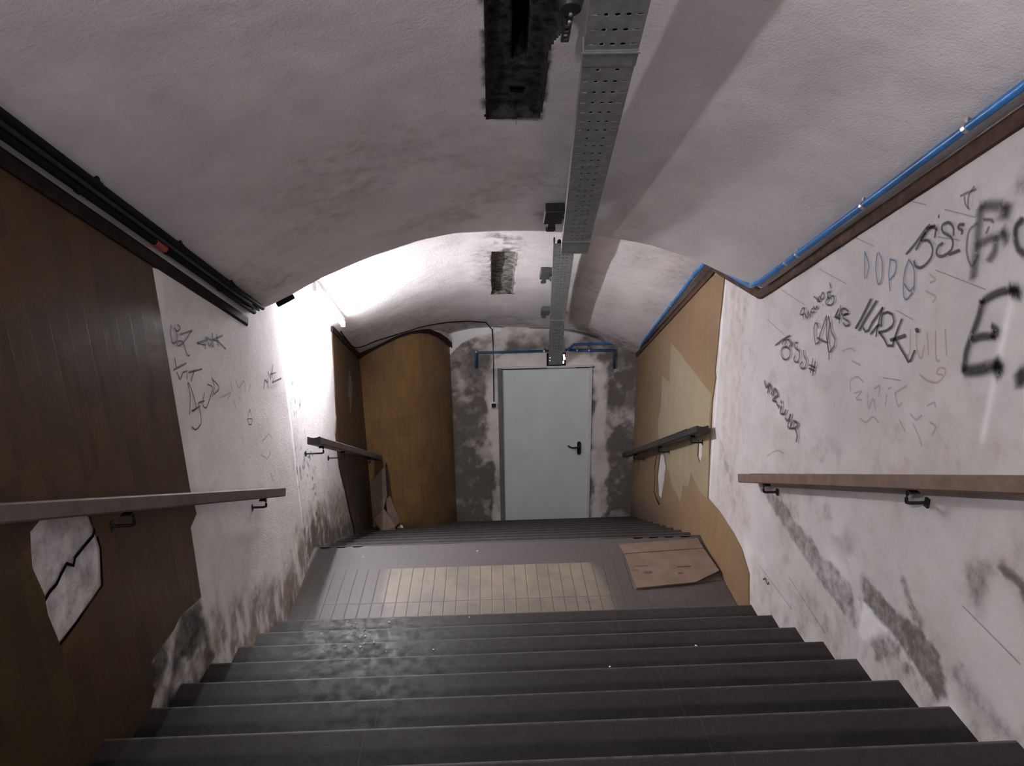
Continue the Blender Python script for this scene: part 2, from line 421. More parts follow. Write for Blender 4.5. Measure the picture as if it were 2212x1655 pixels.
dirt = np.maximum(dirt, .16*sst(.12, 0, abs(GY-.02))*sst(.3, .7, fbm(X, GY, 5, 3)))
stain = .4*sst(.42, .72, fbm(X, GY, 1.4, 3, 1))*sst(-2.5, .2, GY)
pale = .5*sst(.25, 0, linesd(X, GY, [(.55, -.05), (.8, .02), (1.1, .05), (1.3, .1)]))*sst(.3, .6, fbm(X, GY, 7, 3))
c = grid('ceiling', np.stack([X, GY, Z2], -1), P_CEIL, attrs=dict(dirt=dirt, stain=stain, pale=pale, raw=dirt*0), mats=[P_CEIL, RAWC, HOLE, RAWD], mi=mi)
tag(c, kind='structure')
# hairline crack and nail stub beside the recesses
def ceil_line(name, px, w, mat, off_=.003):
    pts = [onv(u, v, off_) for u, v in px]; bm = bmesh.new(); sweep(bm, pts, [(-w, -.0005), (w, -.0005), (w, .0005), (-w, .0005)]); bmesh.ops.recalc_face_normals(bm, faces=bm.faces)
    return bm_obj(name, bm, mat, c)
ceil_line('crack', [(1115, 262), (1116, 275), (1124, 288), (1118, 303), (1116, 322)], .0012, RAWD)

# ------------------------------------------------------------------ side walls
ya = axis([(YB, -2.3, .1), (-2.3, 4.3, .025)])
def side_wall(name, xfun, top, inset, attrs, mat):
    tt = np.linspace(0, 1, 130); Y, T = np.meshgrid(ya, tt, indexing='ij')
    zb = np.where(Y < 0, -Y*RS/TR-.25, np.where(Y < YL, -.2, -(Y-YL)*.5-.3)); Zt = top(Y)+.12
    Zz = zb+(Zt-zb)*T; Xx = xfun(Y)+inset(Y, Zz)
    return grid(name, np.stack([Xx, Y, Zz], -1), mat, attrs=attrs(Y, Zz)), Y, Zz
def nose(Y): return np.where(Y < 0, -Y*RS/TR+RS*.5, np.where(Y < YL, 0, -(Y-YL)*.5))
def attR(Y, Z):
    h = Z-nose(Y); n = fbm(Y, Z, 3, 4); n2 = fbm(Y, Z, 9, 3, 1); n3 = fbm(Y*3, Z, 5, 4, 2)
    dirt = np.maximum(.34*sst(.6, 0, h)*sst(.38, .68, n3), .22*sst(.5, .68, fbm(Y, Z, 5, 5, 1))*sst(-2.4, -.4, Y+.5*(1.6-Z))); stain = .42*sst(.42, .68, n)*sst(2.4, .2, h)
    # darker flat bands along the stair, with vertical ends
    def band(poly, s, soft=.03): 
        nonlocal dirt
        dirt = np.maximum(dirt, s*sst(-soft, soft, polysd(Y, Z, poly)+(n2-.5)*.05)*(.6+.4*n))
    px = lambda ps: [tuple(onR(u, v)[1:]) for u, v in ps]
    band(px([(1647, 1060), (1668, 1062), (1705, 1105), (1760, 1175), (1815, 1240), (1842, 1272), (1852, 1372), (1800, 1298), (1740, 1212), (1690, 1135)]), .72, .014)
    band(px([(1862, 1237), (1880, 1265), (1916, 1303), (1976, 1352), (2027, 1412), (2044, 1505), (2031, 1512), (1975, 1440), (1863, 1294)]), .92, .012)
    band(px([(2150, 1192), (2212, 1243), (2260, 1290), (2260, 1335), (2212, 1290), (2154, 1230)]), .90, .010)
    band(px([(2082, 1222), (2134, 1206), (2152, 1234), (2122, 1335), (2090, 1312)]), .58, .05)
    band(px([(1852, 1240), (1866, 1225), (1868, 1290), (1854, 1350)]), .55, .03)
    band(px([(1936, 1206), (1944, 1206), (1968, 1290), (1990, 1350), (1972, 1345)]), .62, .012)
    band(px([(1877, 1392), (1898, 1372), (1920, 1368), (1952, 1396), (1940, 1418), (1892, 1428)]), .80, .02)
    band(px([(1950, 1425), (1975, 1430), (1980, 1455), (1955, 1450)]), .7, .02)
    band(px([(2035, 1430), (2075, 1440), (2150, 1530), (2205, 1605), (2165, 1600), (2080, 1515)]), .62, .05)
    band(px([(1760, 1340), (1850, 1365), (1880, 1440), (1800, 1400)]), .35, .05)
    band(px([(2050, 1408), (2072, 1425), (2080, 1440), (2066, 1432)]), .85, .012)
    # soot high on the wall at the right
    dirt = np.maximum(dirt, .45*sst(.26, .0, np.hypot((Y+1.66)*1.1, (Z-2.72)))*sst(.3, .6, n2))
    dirt = np.maximum(dirt, .38*sst(.16, 0, linesd(Y, Z, [(-.55, 1.25), (-.9, 1.15), (-1.1, 1.12)]))*sst(.4, .62, n2))
    dirt = np.maximum(dirt, .40*sst(.25, .0, linesd(Y, Z, [(.8, .95), (.55, .62), (.35, .45)]))*sst(.44, .62, n2))
    dirt = np.maximum(dirt, .30*sst(.30, .0, linesd(Y, Z, [(-.2, 1.5), (-.6, 1.45), (-.9, 1.42)]))*sst(.5, .66, n2))
    stain = np.maximum(stain, .55*sst(.10, 0, np.hypot(Y+.02-.2, (Z-.62)*.8)))
    stain = np.maximum(stain, .34*sst(.0, .5, Y)*sst(1.0, .8, Y)*sst(.45, .65, fbm(Y*4, Z, 2, 3)))
    stain = np.maximum(stain, .22*sst(.14, 0, linesd(Y, Z, [(-1.35, 2.45), (-1.35, 1.95)])))
    pale = .55*sst(.50, .66, fbm(Y, Z, 2.2, 3, 2))*sst(1.3, .3, h)+.75*sst(.035, .0, abs(Y-.97))
    pale = np.maximum(pale, .8*sst(.03, .015, abs(Y+1.70))*sst(1.9, 2.0, Z)*sst(2.5, 2.45, Z))
    pale = np.maximum(pale, .75*sst(-.008, .01, polysd(Y, Z, [tuple(onR(u, v)[1:]) for u, v in [(1852, 1296), (1865, 1296), (1930, 1375), (1900, 1362), (1868, 1388), (1856, 1374)]])))
    pale = np.maximum(pale, .0*sst(-.01, .02, polysd(Y, Z, [(-1.16, 1.0), (-1.17, .82), (-1.5, .86), (-1.55, .95)])))
    return dict(dirt=dirt, stain=stain, pale=pale, raw=dirt*0)
def attL(Y, Z):
    h = Z-nose(Y); n = fbm(Y, Z, 3, 4, 1); n2 = fbm(Y, Z, 10, 3, 2); st = fbm(Y*4, Z, 4, 4, 0)
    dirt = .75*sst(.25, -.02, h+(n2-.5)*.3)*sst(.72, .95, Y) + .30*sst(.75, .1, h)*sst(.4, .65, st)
    speck = .8*sst(.62, .70, fbm(Y, Z, 26, 2, 1))*sst(.80, .84, Y)*sst(1.5, 1.2, Y)
    dirt = np.maximum(dirt, speck*sst(.3, .6, n))
    stain = .85*sst(.50, .12, h+(n2-.5)*.2)*sst(.25, .5, st)*sst(-1.2, -.7, Y) + .3*sst(.55, .75, n)*sst(1.5, .4, h)
    stain = np.maximum(stain, .8*sst(.75, .25, h)*sst(1.3, 1.8, Y))
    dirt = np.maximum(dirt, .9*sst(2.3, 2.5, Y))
    pale = .7*sst(.52, .60, fbm(Y*5, Z*1.2, 3, 3, 2))*sst(.5, .35, h)*sst(.05, .25, h)*sst(-.95, -.8, Y)*sst(.5, .0, Y)
    dirt = np.maximum(dirt, .42*sst(-.0, .05, polysd(Y, Z, [(-2.0, 1.9), (-1.55, 1.9), (-1.55, 1.4), (-2.0, 1.4)])+(n2-.5)*.2))
    # squared off newer paint patch just under the end of the upper trim
    pa = sst(-.006, .006, polysd(Y, Z, [(-.85, 2.6), (-.85, 1.75), (.0, 1.62), (.13, 1.70), (.16, 1.95)]))
    dirt = np.maximum(dirt, .10*pa)
    raw = .95*sst(-.02, .03, polysd(Y, Z, [(-.88, .98), (-.9, .5), (-1.6, .5), (-1.6, .9), (-1.44, 1.05), (-1.2, 1.05)])+(n2-.5)*.12)
    raw = raw*sst(.25, .6, fbm(Y, Z, 6, 3)) 
    dirt = np.maximum(dirt, .5*sst(-.0, .05, polysd(Y, Z, [(-.88, .98), (-.9, .5), (-1.6, .5), (-1.6, .9), (-1.44, 1.05), (-1.2, 1.05)])))
    return dict(dirt=dirt, stain=stain, pale=pale, raw=raw)
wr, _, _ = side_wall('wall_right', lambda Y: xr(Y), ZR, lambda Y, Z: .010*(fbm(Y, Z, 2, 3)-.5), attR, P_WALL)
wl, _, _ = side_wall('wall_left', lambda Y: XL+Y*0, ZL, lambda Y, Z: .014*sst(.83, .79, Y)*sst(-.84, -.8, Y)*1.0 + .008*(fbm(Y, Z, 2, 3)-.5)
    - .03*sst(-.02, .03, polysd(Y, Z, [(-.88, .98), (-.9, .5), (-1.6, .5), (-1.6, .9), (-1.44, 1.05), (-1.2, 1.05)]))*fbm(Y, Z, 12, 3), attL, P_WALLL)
tag(wr, kind='structure'); tag(wl, kind='structure')

# tile cladding that is still on the walls (with its broken out holes)
def topline(f, a, b, dz=0, n=14): return [(y, float(f(y))+dz) for y in np.linspace(a, b, n)]
def low(y): return (-y*RS/TR-.15) if y < 0 else (-.15 if y < YL else -(y-YL)*.5-.25)
nearL = topline(ZL, -6.3, -.846) + [(-.848, 1.466), (-.824, 1.325), (-.906, 1.30), (-.921, .95), (-1.0, .97), (-1.139, 1.01), (-1.22, .995), (-1.33, 1.006), (-1.428, 1.009), (-1.46, .93), (-1.442, .888), (-1.506, .84), (-1.52, .55), (-6.3, 2.5)]
hole = [(-1.912, 1.86), (-1.827, 1.875), (-1.70, 1.83), (-1.608, 1.745), (-1.581, 1.614), (-1.622, 1.485), (-1.76, 1.47), (-1.905, 1.445), (-1.928, 1.56), (-1.918, 1.651), (-1.94, 1.76)]
xfL = lambda y: XL; 
o = cladding('tile_cladding', [nearL, hole], xfL, .010, TILE_L, wl, 1, lambda y, z: .35*sst(.5, .1, z-nose(y)))
o['label'] = 'brown glazed tiles with a broken out hole below the handrail'
olive = [(-1.905, 1.44), (-1.915, 1.2), (-1.90, .8), (-6.2, 2.6), (-6.2, 4.0), (-1.99, 1.90), (-1.95, 1.75), (-1.93, 1.6)]
o = cladding('tile_cladding', [olive], xfL, .0125, m_tile('olive_brown_tile', (.058, .038, .016), (.040, .026, .011), rough=.45, spec=.2), wl, 1); o['label'] = 'olive coloured tiles left of the broken hole'
farL = [(2.347, 1.345)] + topline(ZL, 2.5, 3.56, 0, 6) + [(3.56, -1.45), (2.55, -.95), (2.48, -.6), (2.39, -.43), (2.25, -.1), (2.12, .18), (2.11, .5), (2.2, .62), (2.23, .8), (2.30, 1.1)]
o = cladding('tile_cladding', [farL, [(2.75, .72), (2.98, .86), (3.05, .60), (2.80, .42)]], xfL, .010, TILE_L, wl, 1, lambda y, z: np.clip(.25+.7*sst(.25, .05, z)+.3*sst(2.6, 3.2, y), 0, 1))
tR = topline(ZR, .985, 4.249, 0, 20) + [(4.249, -1.9), (YL+.1, -.5), (.005, -.15), (.016, .131), (.05, .25), (.064, .317), (.22, .40), (.395, .42), (.70, .41), (.976, .373), (1.005, .64), (1.03, .95), (1.045, 1.10), (1.00, 1.30), (1.03, 1.33), (1.02, 1.45)]
xfR = lambda y: float(xr(y))
def pxpoly(ps): return [tuple(onR(u, v)[1:]) for u, v in ps]
holeR = pxpoly([(1428, 975), (1434, 977), (1440, 1010), (1436, 1040), (1430, 1078), (1424, 1070), (1422, 1030), (1425, 1000)])
holeR2 = pxpoly([(1511, 950), (1520, 948), (1519, 985), (1514, 1000), (1509, 985)])
o = cladding('tile_cladding', [tR, holeR, holeR2], xfR, .009, TILE_R, wr, -1, lambda y, z: .75*sst(.35, .0, z-nose(y))*sst(1.3, 3.0, y)+.25*sst(2.6, 4.2, y))
o['label'] = 'tan glazed tiles running from the landing down to the door wall'
wash = pxpoly([(1452, 741), (1470, 762), (1500, 800), (1540, 852), (1535, 905), (1534, 1000), (1531, 1078), (1515, 1062), (1495, 1020), (1490, 1052), (1478, 1048), (1472, 1085), (1455, 1050), (1444, 1010), (1440, 985), (1424, 960), (1424, 905), (1430, 880), (1433, 812), (1449, 828)])
o = cladding('washed_tiles', [wash, holeR2], xfR, .0105, TILE_CL, wr, -1); o['label'] = 'pale washed area of the tan tiles with a jagged outline'
# cracks in the exposed mortar
def wall_line(name, P, w, mat, parent, xo):
    bm = bmesh.new(); sweep(bm, [(xo, p_[0], p_[1]) for p_ in P], [(-.0006, -w), (.0006, -w), (.0006, w), (-.0006, w)], up=(0, 0, 1)); bmesh.ops.recalc_face_normals(bm, faces=bm.faces)
    return bm_obj(name, bm, mat, parent)
cr = lambda px: [tuple(onL(u, v)[1:]) for u, v in px]
wall_line('crack', cr([(92, 1298), (102, 1280), (118, 1262), (128, 1240), (140, 1218), (155, 1222), (158, 1205), (178, 1180), (197, 1158), (205, 1130)]), .006, HOLE, wl, XL+.006)
wall_line('crack', cr([(205, 1160), (212, 1185), (214, 1225), (216, 1265), (195, 1300), (160, 1345), (122, 1395)]), .005, HOLE, wl, XL+.008)
wall_line('crack', [tuple(onR(u, v)[1:]) for u, v in [(1427, 985), (1423, 1010), (1423, 1040), (1421, 1062), (1426, 1078), (1431, 1090)]], .010, HOLE, wr, XR+.028)
wall_line('crack', [tuple(onR(u, v)[1:]) for u, v in [(1390, 985), (1389, 1005), (1388, 1025)]], .004, HOLE, wr, XR+.053)

# ------------------------------------------------------------------ curved tiled wall at lower left
plan = np.array([(-1.44, 3.51), (-1.28, 3.50), (-1.12, 3.515), (-.98, 3.555), (-.86, 3.62), (-.76, 3.71), (-.68, 3.82), (-.615, 3.94), (-.565, 4.06), (-.53, 4.17), (-.50, 4.28)])
pl = np.array(catmull(plan, 6)); sl = np.r_[0, np.cumsum(np.hypot(*np.diff(pl, axis=0).T))]
def on_plan(u, v, poly=pl):
    d = ray(u, v); best = None
    for a, b in zip(poly[:-1], poly[1:]):
        e = b-a; A = np.array([[d[0], -e[0]], [d[1], -e[1]]]); rh = a-CAM[:2]
        try: t_, s_ = np.linalg.solve(A, rh)
        except Exception: continue
        if -.02 <= s_ <= 1.02 and t_ > 0 and (best is None or t_ < best[0]): best = (t_, CAM+d*t_, s_)
    return best[1] if best else None
tp = []
for u, v in [(776, 772), (800, 757), (830, 741), (860, 726), (885, 718), (905, 716), (925, 718), (945, 726), (960, 736), (972, 748)]:
    q = on_plan(u, v)
    if q is not None: tp.append((q[0], q[2]))
tp = sorted(tp)
def curvetop(x): return np.interp(x, [a for a, b in tp]+[-.5], [b for a, b in tp]+[tp[-1][1]-.07])
tt = np.linspace(0, 1, 60); PXX = np.repeat(pl[:, 0][:, None], 60, 1); PYY = np.repeat(pl[:, 1][:, None], 60, 1)
ct = curvetop(pl[:, 0])
ZZ = -1.9+(ct[:, None]+1.9)*tt[None]
Sg = np.repeat(sl[:, None], 60, 1)
wc = grid('wall_corner', np.stack([PXX, PYY, ZZ], -1), TILE, attrs=dict(tu=Sg+10, tv=ZZ+10, grime=.25+.6*sst(-.9, -1.4, ZZ)*sst(.3, .7, fbm(Sg, ZZ, 4, 3))))  # grime mask also carries painted shade toward the foot of the wall
tag(wc, kind='structure')
ZT = vz(PXX, PYY)+.05; ZZ2 = ct[:, None]+(ZT-ct[:, None])*tt[None]
z0 = ZZ2*0
o = grid('plaster_band', np.stack([PXX+.004, PYY-.004, ZZ2], -1), P_CEIL, wc, attrs=dict(dirt=z0+.12, stain=z0, pale=z0+.3, raw=z0)); o['label'] = 'pale plaster above the curved tiled wall'
bm = bmesh.new(); sweep(bm, [(pl[i, 0], pl[i, 1], ct[i]) for i in range(len(pl))], [(-.004, -.012), (.028, -.012), (.028, .036), (-.004, .036)]); bmesh.ops.recalc_face_normals(bm, faces=bm.faces)
o = bm_obj('trim_3', bm, TRIMB); tag(o, kind='structure')

# ------------------------------------------------------------------ door wall
xa = np.arange(-.62, 1.72, .02); za = np.arange(-1.75, 1.04, .02)
Xg, Zg = np.meshgrid(xa, za, indexing='ij'); n = fbm(Xg, Zg, 3, 4); n2 = fbm(Xg, Zg, 9, 4, 1); nv = fbm(Xg*2, Zg, 3, 4, 2)
mort = np.maximum(sst(.10, .03, abs(Xg-.0)+(nv-.5)*.22)*sst(.5, .2, Zg), sst(.13, .05, abs(Xg-1.235)+(nv-.5)*.25)*sst(.5, .2, Zg))
mort = np.maximum(mort, sst(-.02, .03, polysd(Xg, Zg, [(-.06, .36), (-.03, .50), (.15, .56), (.62, .60), (.62, .36)])+(n2-.5)*.08))
mort = np.maximum(mort, sst(-.02, .03, polysd(Xg, Zg, [(.78, .36), (.78, .58), (1.05, .52), (1.26, .40), (1.26, .3)])+(n2-.5)*.08))
upper = sst(.66, .80, Zg+(n-.5)*.2)
dirtm = np.clip((.30+.45*sst(.35, .6, n)+.35*sst(.4, .62, n2)+.30*sst(.2, -1.4, Zg))*(1-.80*mort)*(1-.55*upper), 0, 1)
arcz = np.interp(Xg, [-.5, -.44, -.35, -.2, -.01, .1], [.56, .63, .70, .765, .80, .83])
aw = sst(-.01, .01, Zg-arcz)*sst(.12, .05, Xg)
dirtm = dirtm*(1-aw*.85)
rawm = sst(.45, .7, n2)*.7*sst(-.2, -1.3, Zg)*(1-mort)
keep = np.zeros((len(xa)-1, len(za)-1), bool)
cx = (xa[:-1]+xa[1:])/2; cz = (za[:-1]+za[1:])/2
CX, CZ = np.meshgrid(cx, cz, indexing='ij')
keep |= (CX > .04) & (CX < 1.13) & (CZ < .385)
top_at = vz(CX, CX*0+YD)+.05; keep |= (CZ > top_at)
wb = grid('wall_back', np.stack([Xg, Xg*0+YD+.006*(n2-.5), Zg], -1), P_DOORW, attrs=dict(dirt=dirtm, stain=.45*sst(.5, .7, n)*(1-aw), pale=np.clip(.12*mort+aw*.7, 0, 1), raw=rawm), drop_=keep)
tag(wb, kind='structure')
# room shell beyond the door leaf so that no open gap shows
bm = bmesh.new(); add_box(bm, (.58, YD+.13, -.65), (1.25, .02, 2.3)); o = bm_obj('backing', bm, RAWD, wb)

# door
dr = empty('door_1', (.575, YD, -1.65)); tag(dr, kind='structure')
zt = .372; zb = -1.66
bm = bmesh.new(); add_box(bm, (.595, YD+.030, (zt+zb)/2-.01), (1.03, .045, zt-zb-.02)); bevel(bm, .003); o = off(bm_obj('door_leaf', bm, DOORM, dr), dr)
bm = bmesh.new(); add_box(bm, (.055, YD+.02, (zt+zb)/2), (.048, .10, zt-zb+.03)); bevel(bm, .004); o = off(bm_obj('frame_post', bm, FRAME, dr), dr); o['label'] = 'darker hinge side frame post'
bm = bmesh.new(); add_box(bm, (1.112, YD+.02, (zt+zb)/2), (.036, .07, zt-zb+.03)); bevel(bm, .004); o = off(bm_obj('frame_post', bm, FRAMEP, dr), dr); o['label'] = 'paler lock side frame post'
bm = bmesh.new(); add_box(bm, (.585, YD+.02, zt+.012), (1.10, .075, .024)); bevel(bm, .003); off(bm_obj('frame_head', bm, FRAMEP, dr), dr)
bm = bmesh.new(); add_box(bm, (.32, YD-.017, zt+.001), (.56, .008, .008)); add_box(bm, (1.04, YD-.017, zt+.001), (.22, .008, .008)); off(bm_obj('head_strip', bm, BLACK, dr), dr)  # thin black strips along the door head
hp = on(1, YD-.01, 1251, 969)
hd = empty('door_handle', (0, 0, 0)); hd.parent = dr; bpy.data.objects.remove(hd)
bm = bmesh.new(); n_ = 20; hw, hh = .024, .085
ringf = []; ringb = []
for i in range(n_):
    a = 2*math.pi*i/n_; px_ = hp[0]+hw*math.cos(a); pz_ = hp[2]+(hh-hw)*(1 if math.sin(a) > 0 else -1)+hw*math.sin(a)
    ringf.append(bm.verts.new((px_, YD-.006, pz_))); ringb.append(bm.verts.new((px_, YD+.012, pz_)))
bm.faces.new(ringf); bm.faces.new(ringb[::-1])
for i in range(n_): bm.faces.new((ringf[i], ringf[(i+1) % n_], ringb[(i+1) % n_], ringb[i]))
sweep(bm, catmull([(hp[0], YD-.0, hp[2]+.035), (hp[0], YD-.045, hp[2]+.035), (hp[0]-.03, YD-.055, hp[2]+.033), (hp[0]-.09, YD-.055, hp[2]+.030), (hp[0]-.125, YD-.05, hp[2]+.045), (hp[0]-.135, YD-.04, hp[2]+.055)], 5), circ(.011, 10))
bmesh.ops.recalc_face_normals(bm, faces=bm.faces); o = off(bm_obj('handle', bm, BLACK, dr), dr); o['label'] = 'black lever handle on a long rounded plate'
kp = on(1, YD, 1258, 1125); bm = bmesh.new(); add_box(bm, (kp[0], YD-.0, kp[2]), (.018, .03, .05)); bevel(bm, .003); off(bm_obj('door_stop', bm, BLACK, dr), dr)

# ------------------------------------------------------------------ trims (ledge moulding at the springing of the vault)
def trim(name, f, xf, ya_, yb_, side, mat, kinks):
    ysl = sorted(set([ya_, yb_]+[k for k in kinks if ya_ < k < yb_]+list(np.arange(ya_, yb_, .6))))
    bm = bmesh.new(); h = .056
    sweep(bm, [(float(xf(y)), y, float(f(y))) for y in ysl], [(-.03, 0), (.02, 0), (.024, .012), (.024, h-.012), (.016, h), (-.03, h)] if side > 0 else [(-.024, .012), (-.02, 0), (.03, 0), (.03, h), (-.016, h), (-.024, h-.012)])
    bmesh.ops.recalc_face_normals(bm, faces=bm.faces); o = bm_obj(name, bm, mat); tag(o, kind='structure'); return o
trim('trim_1', ZL, lambda y: XL, YB+.1, .165, 1, TRIMB, [.17])
trim('trim_4', ZL, lambda y: XL, 2.32, 3.53, 1, TRIMB, [])
trim('trim_2', ZR, xr, YB+.1, 4.24, -1, TRIMM, [.3, .975, 1.0, 1.2])

# ------------------------------------------------------------------ landing and stairs
fx = np.arange(XL-.02, xr(1.1)+.03, .03); fy = np.r_[np.arange(-.31, YL-.02, .03), YL-.022, YL-.014, YL-.004, YL, YL, YL-.012, YL-.012]
fz = np.r_[np.zeros(len(fy)-7), 0, 0, -.002, -.010, -.045, -.045, -.2]
Xf, Yf = np.meshgrid(fx, fy, indexing='ij'); Zf = np.repeat(fz[None], len(fx), 0)
wear = .95*sst(-.9, -.75, Xf)*sst(.78, .60, Xf+(Yf-.5)*.2)*sst(1.3, .2, abs(Yf-.6)); wear = wear*np.where(Yf < .34, .72, 1)
fshade_dirt = .75*sst(.30, .02, Xf-XL+(fbm(Xf, Yf, 6, 3)-.5)*.15)+.5*sst(.5, 1.5, Xf)*sst(.3, .6, fbm(Xf, Yf, 6, 3))  # strip by the left wall is painted handrail shade; right side is dirt
fl = grid('floor', np.stack([Xf, Yf, Zf], -1), FLOOR, attrs=dict(wear=wear, dirt=np.clip(fshade_dirt, 0, 1))); tag(fl, kind='structure')

def step_mesh(x0, x1, tr, rs, depth_):
    # local origin: nose line; tread runs to -y; riser recessed under the nose
    prof = [(0.0, -.012), (-.002, -.005), (-.006, -.0015), (-.014, 0), (-depth_, 0), (-depth_, -rs-.02), (-.018, -rs-.02), (-.018, -.040), (0, -.036)]
    bm = bmesh.new(); xs_ = np.linspace(x0, x1, 2); R = [[bm.verts.new((x, a, b)) for a, b in prof] for x in xs_]
    m_ = len(prof)
    for j in range(m_): bm.faces.new((R[0][j], R[1][j], R[1][(j+1) % m_], R[0][(j+1) % m_]))
    bm.faces.new(R[0]); bm.faces.new(R[1][::-1]); bmesh.ops.recalc_face_normals(bm, faces=bm.faces)
    me = bpy.data.meshes.new('step'); bm.to_mesh(me); bm.free(); me.materials.append(STEP); return me
fa = empty('stair_flight', (0, 0, 0)); tag(fa, 'upper flight of dark grey stone stairs leading down to the landing', 'stairs')
me = step_mesh(XL-.005, XR+.005, TR, RS, TR+.03)
for k in range(21):
    o = bpy.data.objects.new('step', me); COL.objects.link(o); o.parent = fa; o.location = (0, -k*TR, (k+1)*RS)
fb = empty('stair_flight', (0, YL, -.0)); tag(fb, 'lower flight of stairs dropping from the landing to the grey door', 'stairs')
me2 = step_mesh(XL-.005, 1.66, TR, RS2, TR+.03)
for j in range(1, 11):
    o = bpy.data.objects.new('step', me2); COL.objects.link(o); o.parent = fb; o.location = (0, j*TR, -j*RS2)
bm = bmesh.new(); add_box(bm, (.12, YL+3.0+.2, -1.70), (3.2, .56, .10)); o = bm_obj('floor_lower', bm, FLOOR); tag(o, kind='structure')
z = np.zeros(len(o.data.vertices), np.float32)

# ------------------------------------------------------------------ handrails
def rail_prof(w=.043, h=.026): return [(-w, -h+.006), (-w+.006, -h), (w-.006, -h), (w, -h+.006), (w, h-.004), (w-.004, h), (w*.5, h-.007), (0, h-.010), (-w*.5, h-.007), (-w+.004, h), (-w, h-.004)]
def rail(name, P0, P1, mat, wallx, brk, label, dark_end=None, prof=None):
    P0 = np.array(P0, float); P1 = np.array(P1, float)
    r = empty(name, P0); tag(r, label, 'handrail')
    bm = bmesh.new(); sweep(bm, [P0, P1], prof or rail_prof()); bmesh.ops.recalc_face_normals(bm, faces=bm.faces)
    off(bm_obj('rail', bm, mat, r), r)
    if dark_end:
        d = (P1-P0)/np.linalg.norm(P1-P0); bm = bmesh.new(); q = (prof or rail_prof()); sweep(bm, [P0-d*.012, P0+d*.003], [(a*1.03, b*1.06) for a, b in q]); bmesh.ops.recalc_face_normals(bm, faces=bm.faces)
        off(bm_obj('end_cap', bm, dark_end, r), r)
    for y in brk:
        t_ = (y-P0[1])/(P1[1]-P0[1]); c_ = P0+(P1-P0)*t_
        wx = wallx(y) if callable(wallx) else wallx; s = 1 if wx > c_[0] else -1
        bm = bmesh.new(); zl = c_[2]-.085
        sweep(bm, catmull([(c_[0]-s*.012, c_[1], c_[2]-.022), (c_[0]-s*.012, c_[1], zl+.012), (c_[0]-s*.004, c_[1], zl+.002), (c_[0]+s*.02, c_[1], zl), (wx-s*.002, c_[1], zl)], 4), circ(.0065, 8))
        add_box(bm, (c_[0]-s*.005, c_[1], c_[2]-.028), (.035, .07, .005)); add_box(bm, (wx-s*.010, c_[1], zl), (.008, .022, .036))
        bmesh.ops.recalc_face_normals(bm, faces=bm.faces); off(bm_obj('bracket', bm, BLACK, r), r)
    return r
SL = RS/TR
rail('handrail', (-1.335, .15, .933), (-1.335, -6.0, .933+6.15*.484), WOOD_L, XL, [-.13, -1.50, -2.9], 'upper left handrail, grey brown bar on the dark tiled wall')
rail('handrail', (1.452, .10, .962), (1.452, -6.0, .962+6.10*.477), WOOD_R, XR, [-.22, -1.50, -2.85], 'upper right handrail, brown bar on the graffiti covered white wall')
rail('handrail', (-1.286, .90, .945), (-1.286, 3.50, .945-2.6*.505), WOOD_L, XL, [1.08, 1.75, 2.9], 'lower left handrail starting by the landing below the lamp', WOOD_D)
rail('handrail', (1.44, .95, .932), (1.53, 4.1, .932-3.15*.515), WOOD_D, lambda y: float(xr(y)), [1.2, 2.3, 3.5], 'lower right handrail, black sided bar on the tan tiles', None)
o = bpy.data.objects['handrail.003']
bm = bmesh.new(); sweep(bm, [(1.425, 1.22, .932-.27*.515+.028), (1.515, 4.1, .932-3.15*.515+.028)], [(-.028, -.003), (.030, -.003), (.030, .003), (-.028, .003)]); bmesh.ops.recalc_face_normals(bm, faces=bm.faces)
q = off(bm_obj('top_strip', bm, WOOD_L, o), o); q['label'] = 'grey top strip of the dark rail'

# ------------------------------------------------------------------ pipes
def pipe(name, pts, r, mat, label, cat, clips=(), cl_mat=CLIP, elbows=()):
    root = empty(name, pts[0]); tag(root, label, cat)
    off(tube('pipe', pts, r, mat, root, 12), root)
    for q in clips:
        i = min(range(len(pts)-1), key=lambda k: np.linalg.norm((np.array(pts[k])+np.array(pts[k+1]))/2-np.array(q)))
        d = np.array(pts[i+1])-np.array(pts[i]); d = d/np.linalg.norm(d); q = np.array(pts[i])+d*np.dot(np.array(q)-np.array(pts[i]), d)
        bm = bmesh.new(); sweep(bm, [q-d*.008, q+d*.008], circ(r*1.25, 12)); add_box(bm, q+np.array([0, 0, r*1.5]), (.012, .014, .03)); bmesh.ops.recalc_face_normals(bm, faces=bm.faces)
        off(bm_obj('clip', bm, cl_mat, root), root)
    return root
rb = .0135
def R_(u, v): return onv(u, v, rb+.004)
def straight2(px0, px1, r, ext, n=10, down=.004):
    A = onv(*px0, r+.004); B = onv(*px1, r+.004); k = (A[0]-B[0])/(A[1]-B[1]); out = []
    for y in np.linspace(A[1]-ext, B[1], n):
        x = A[0]+k*(max(y, A[1])-A[1]); out.append(np.array([x, y, float(vz(x, y))-r-.004-down]))
    return out
near = straight2((2212, 181), (1642, 608), rb, 3.0)
nx = near[-1][0]
land = [np.array([nx, .30, float(vz(nx, .30))-rb-.008]), np.array([nx, .75, float(vz(nx, .75))-rb-.008]), np.array([nx, 1.15, float(vz(nx, 1.15))-rb-.008])]
far = straight2((1505, 585), (1392, 733), rb, 0, 12, .010)
endp = on(1, YD-.06, 1381, 755)
bp = near+land+far+[endp, on(1, YD-.03, 1330, 742), on(1, YD-.03, 1240, 744), on(1, YD-.03, 1225, 758)]
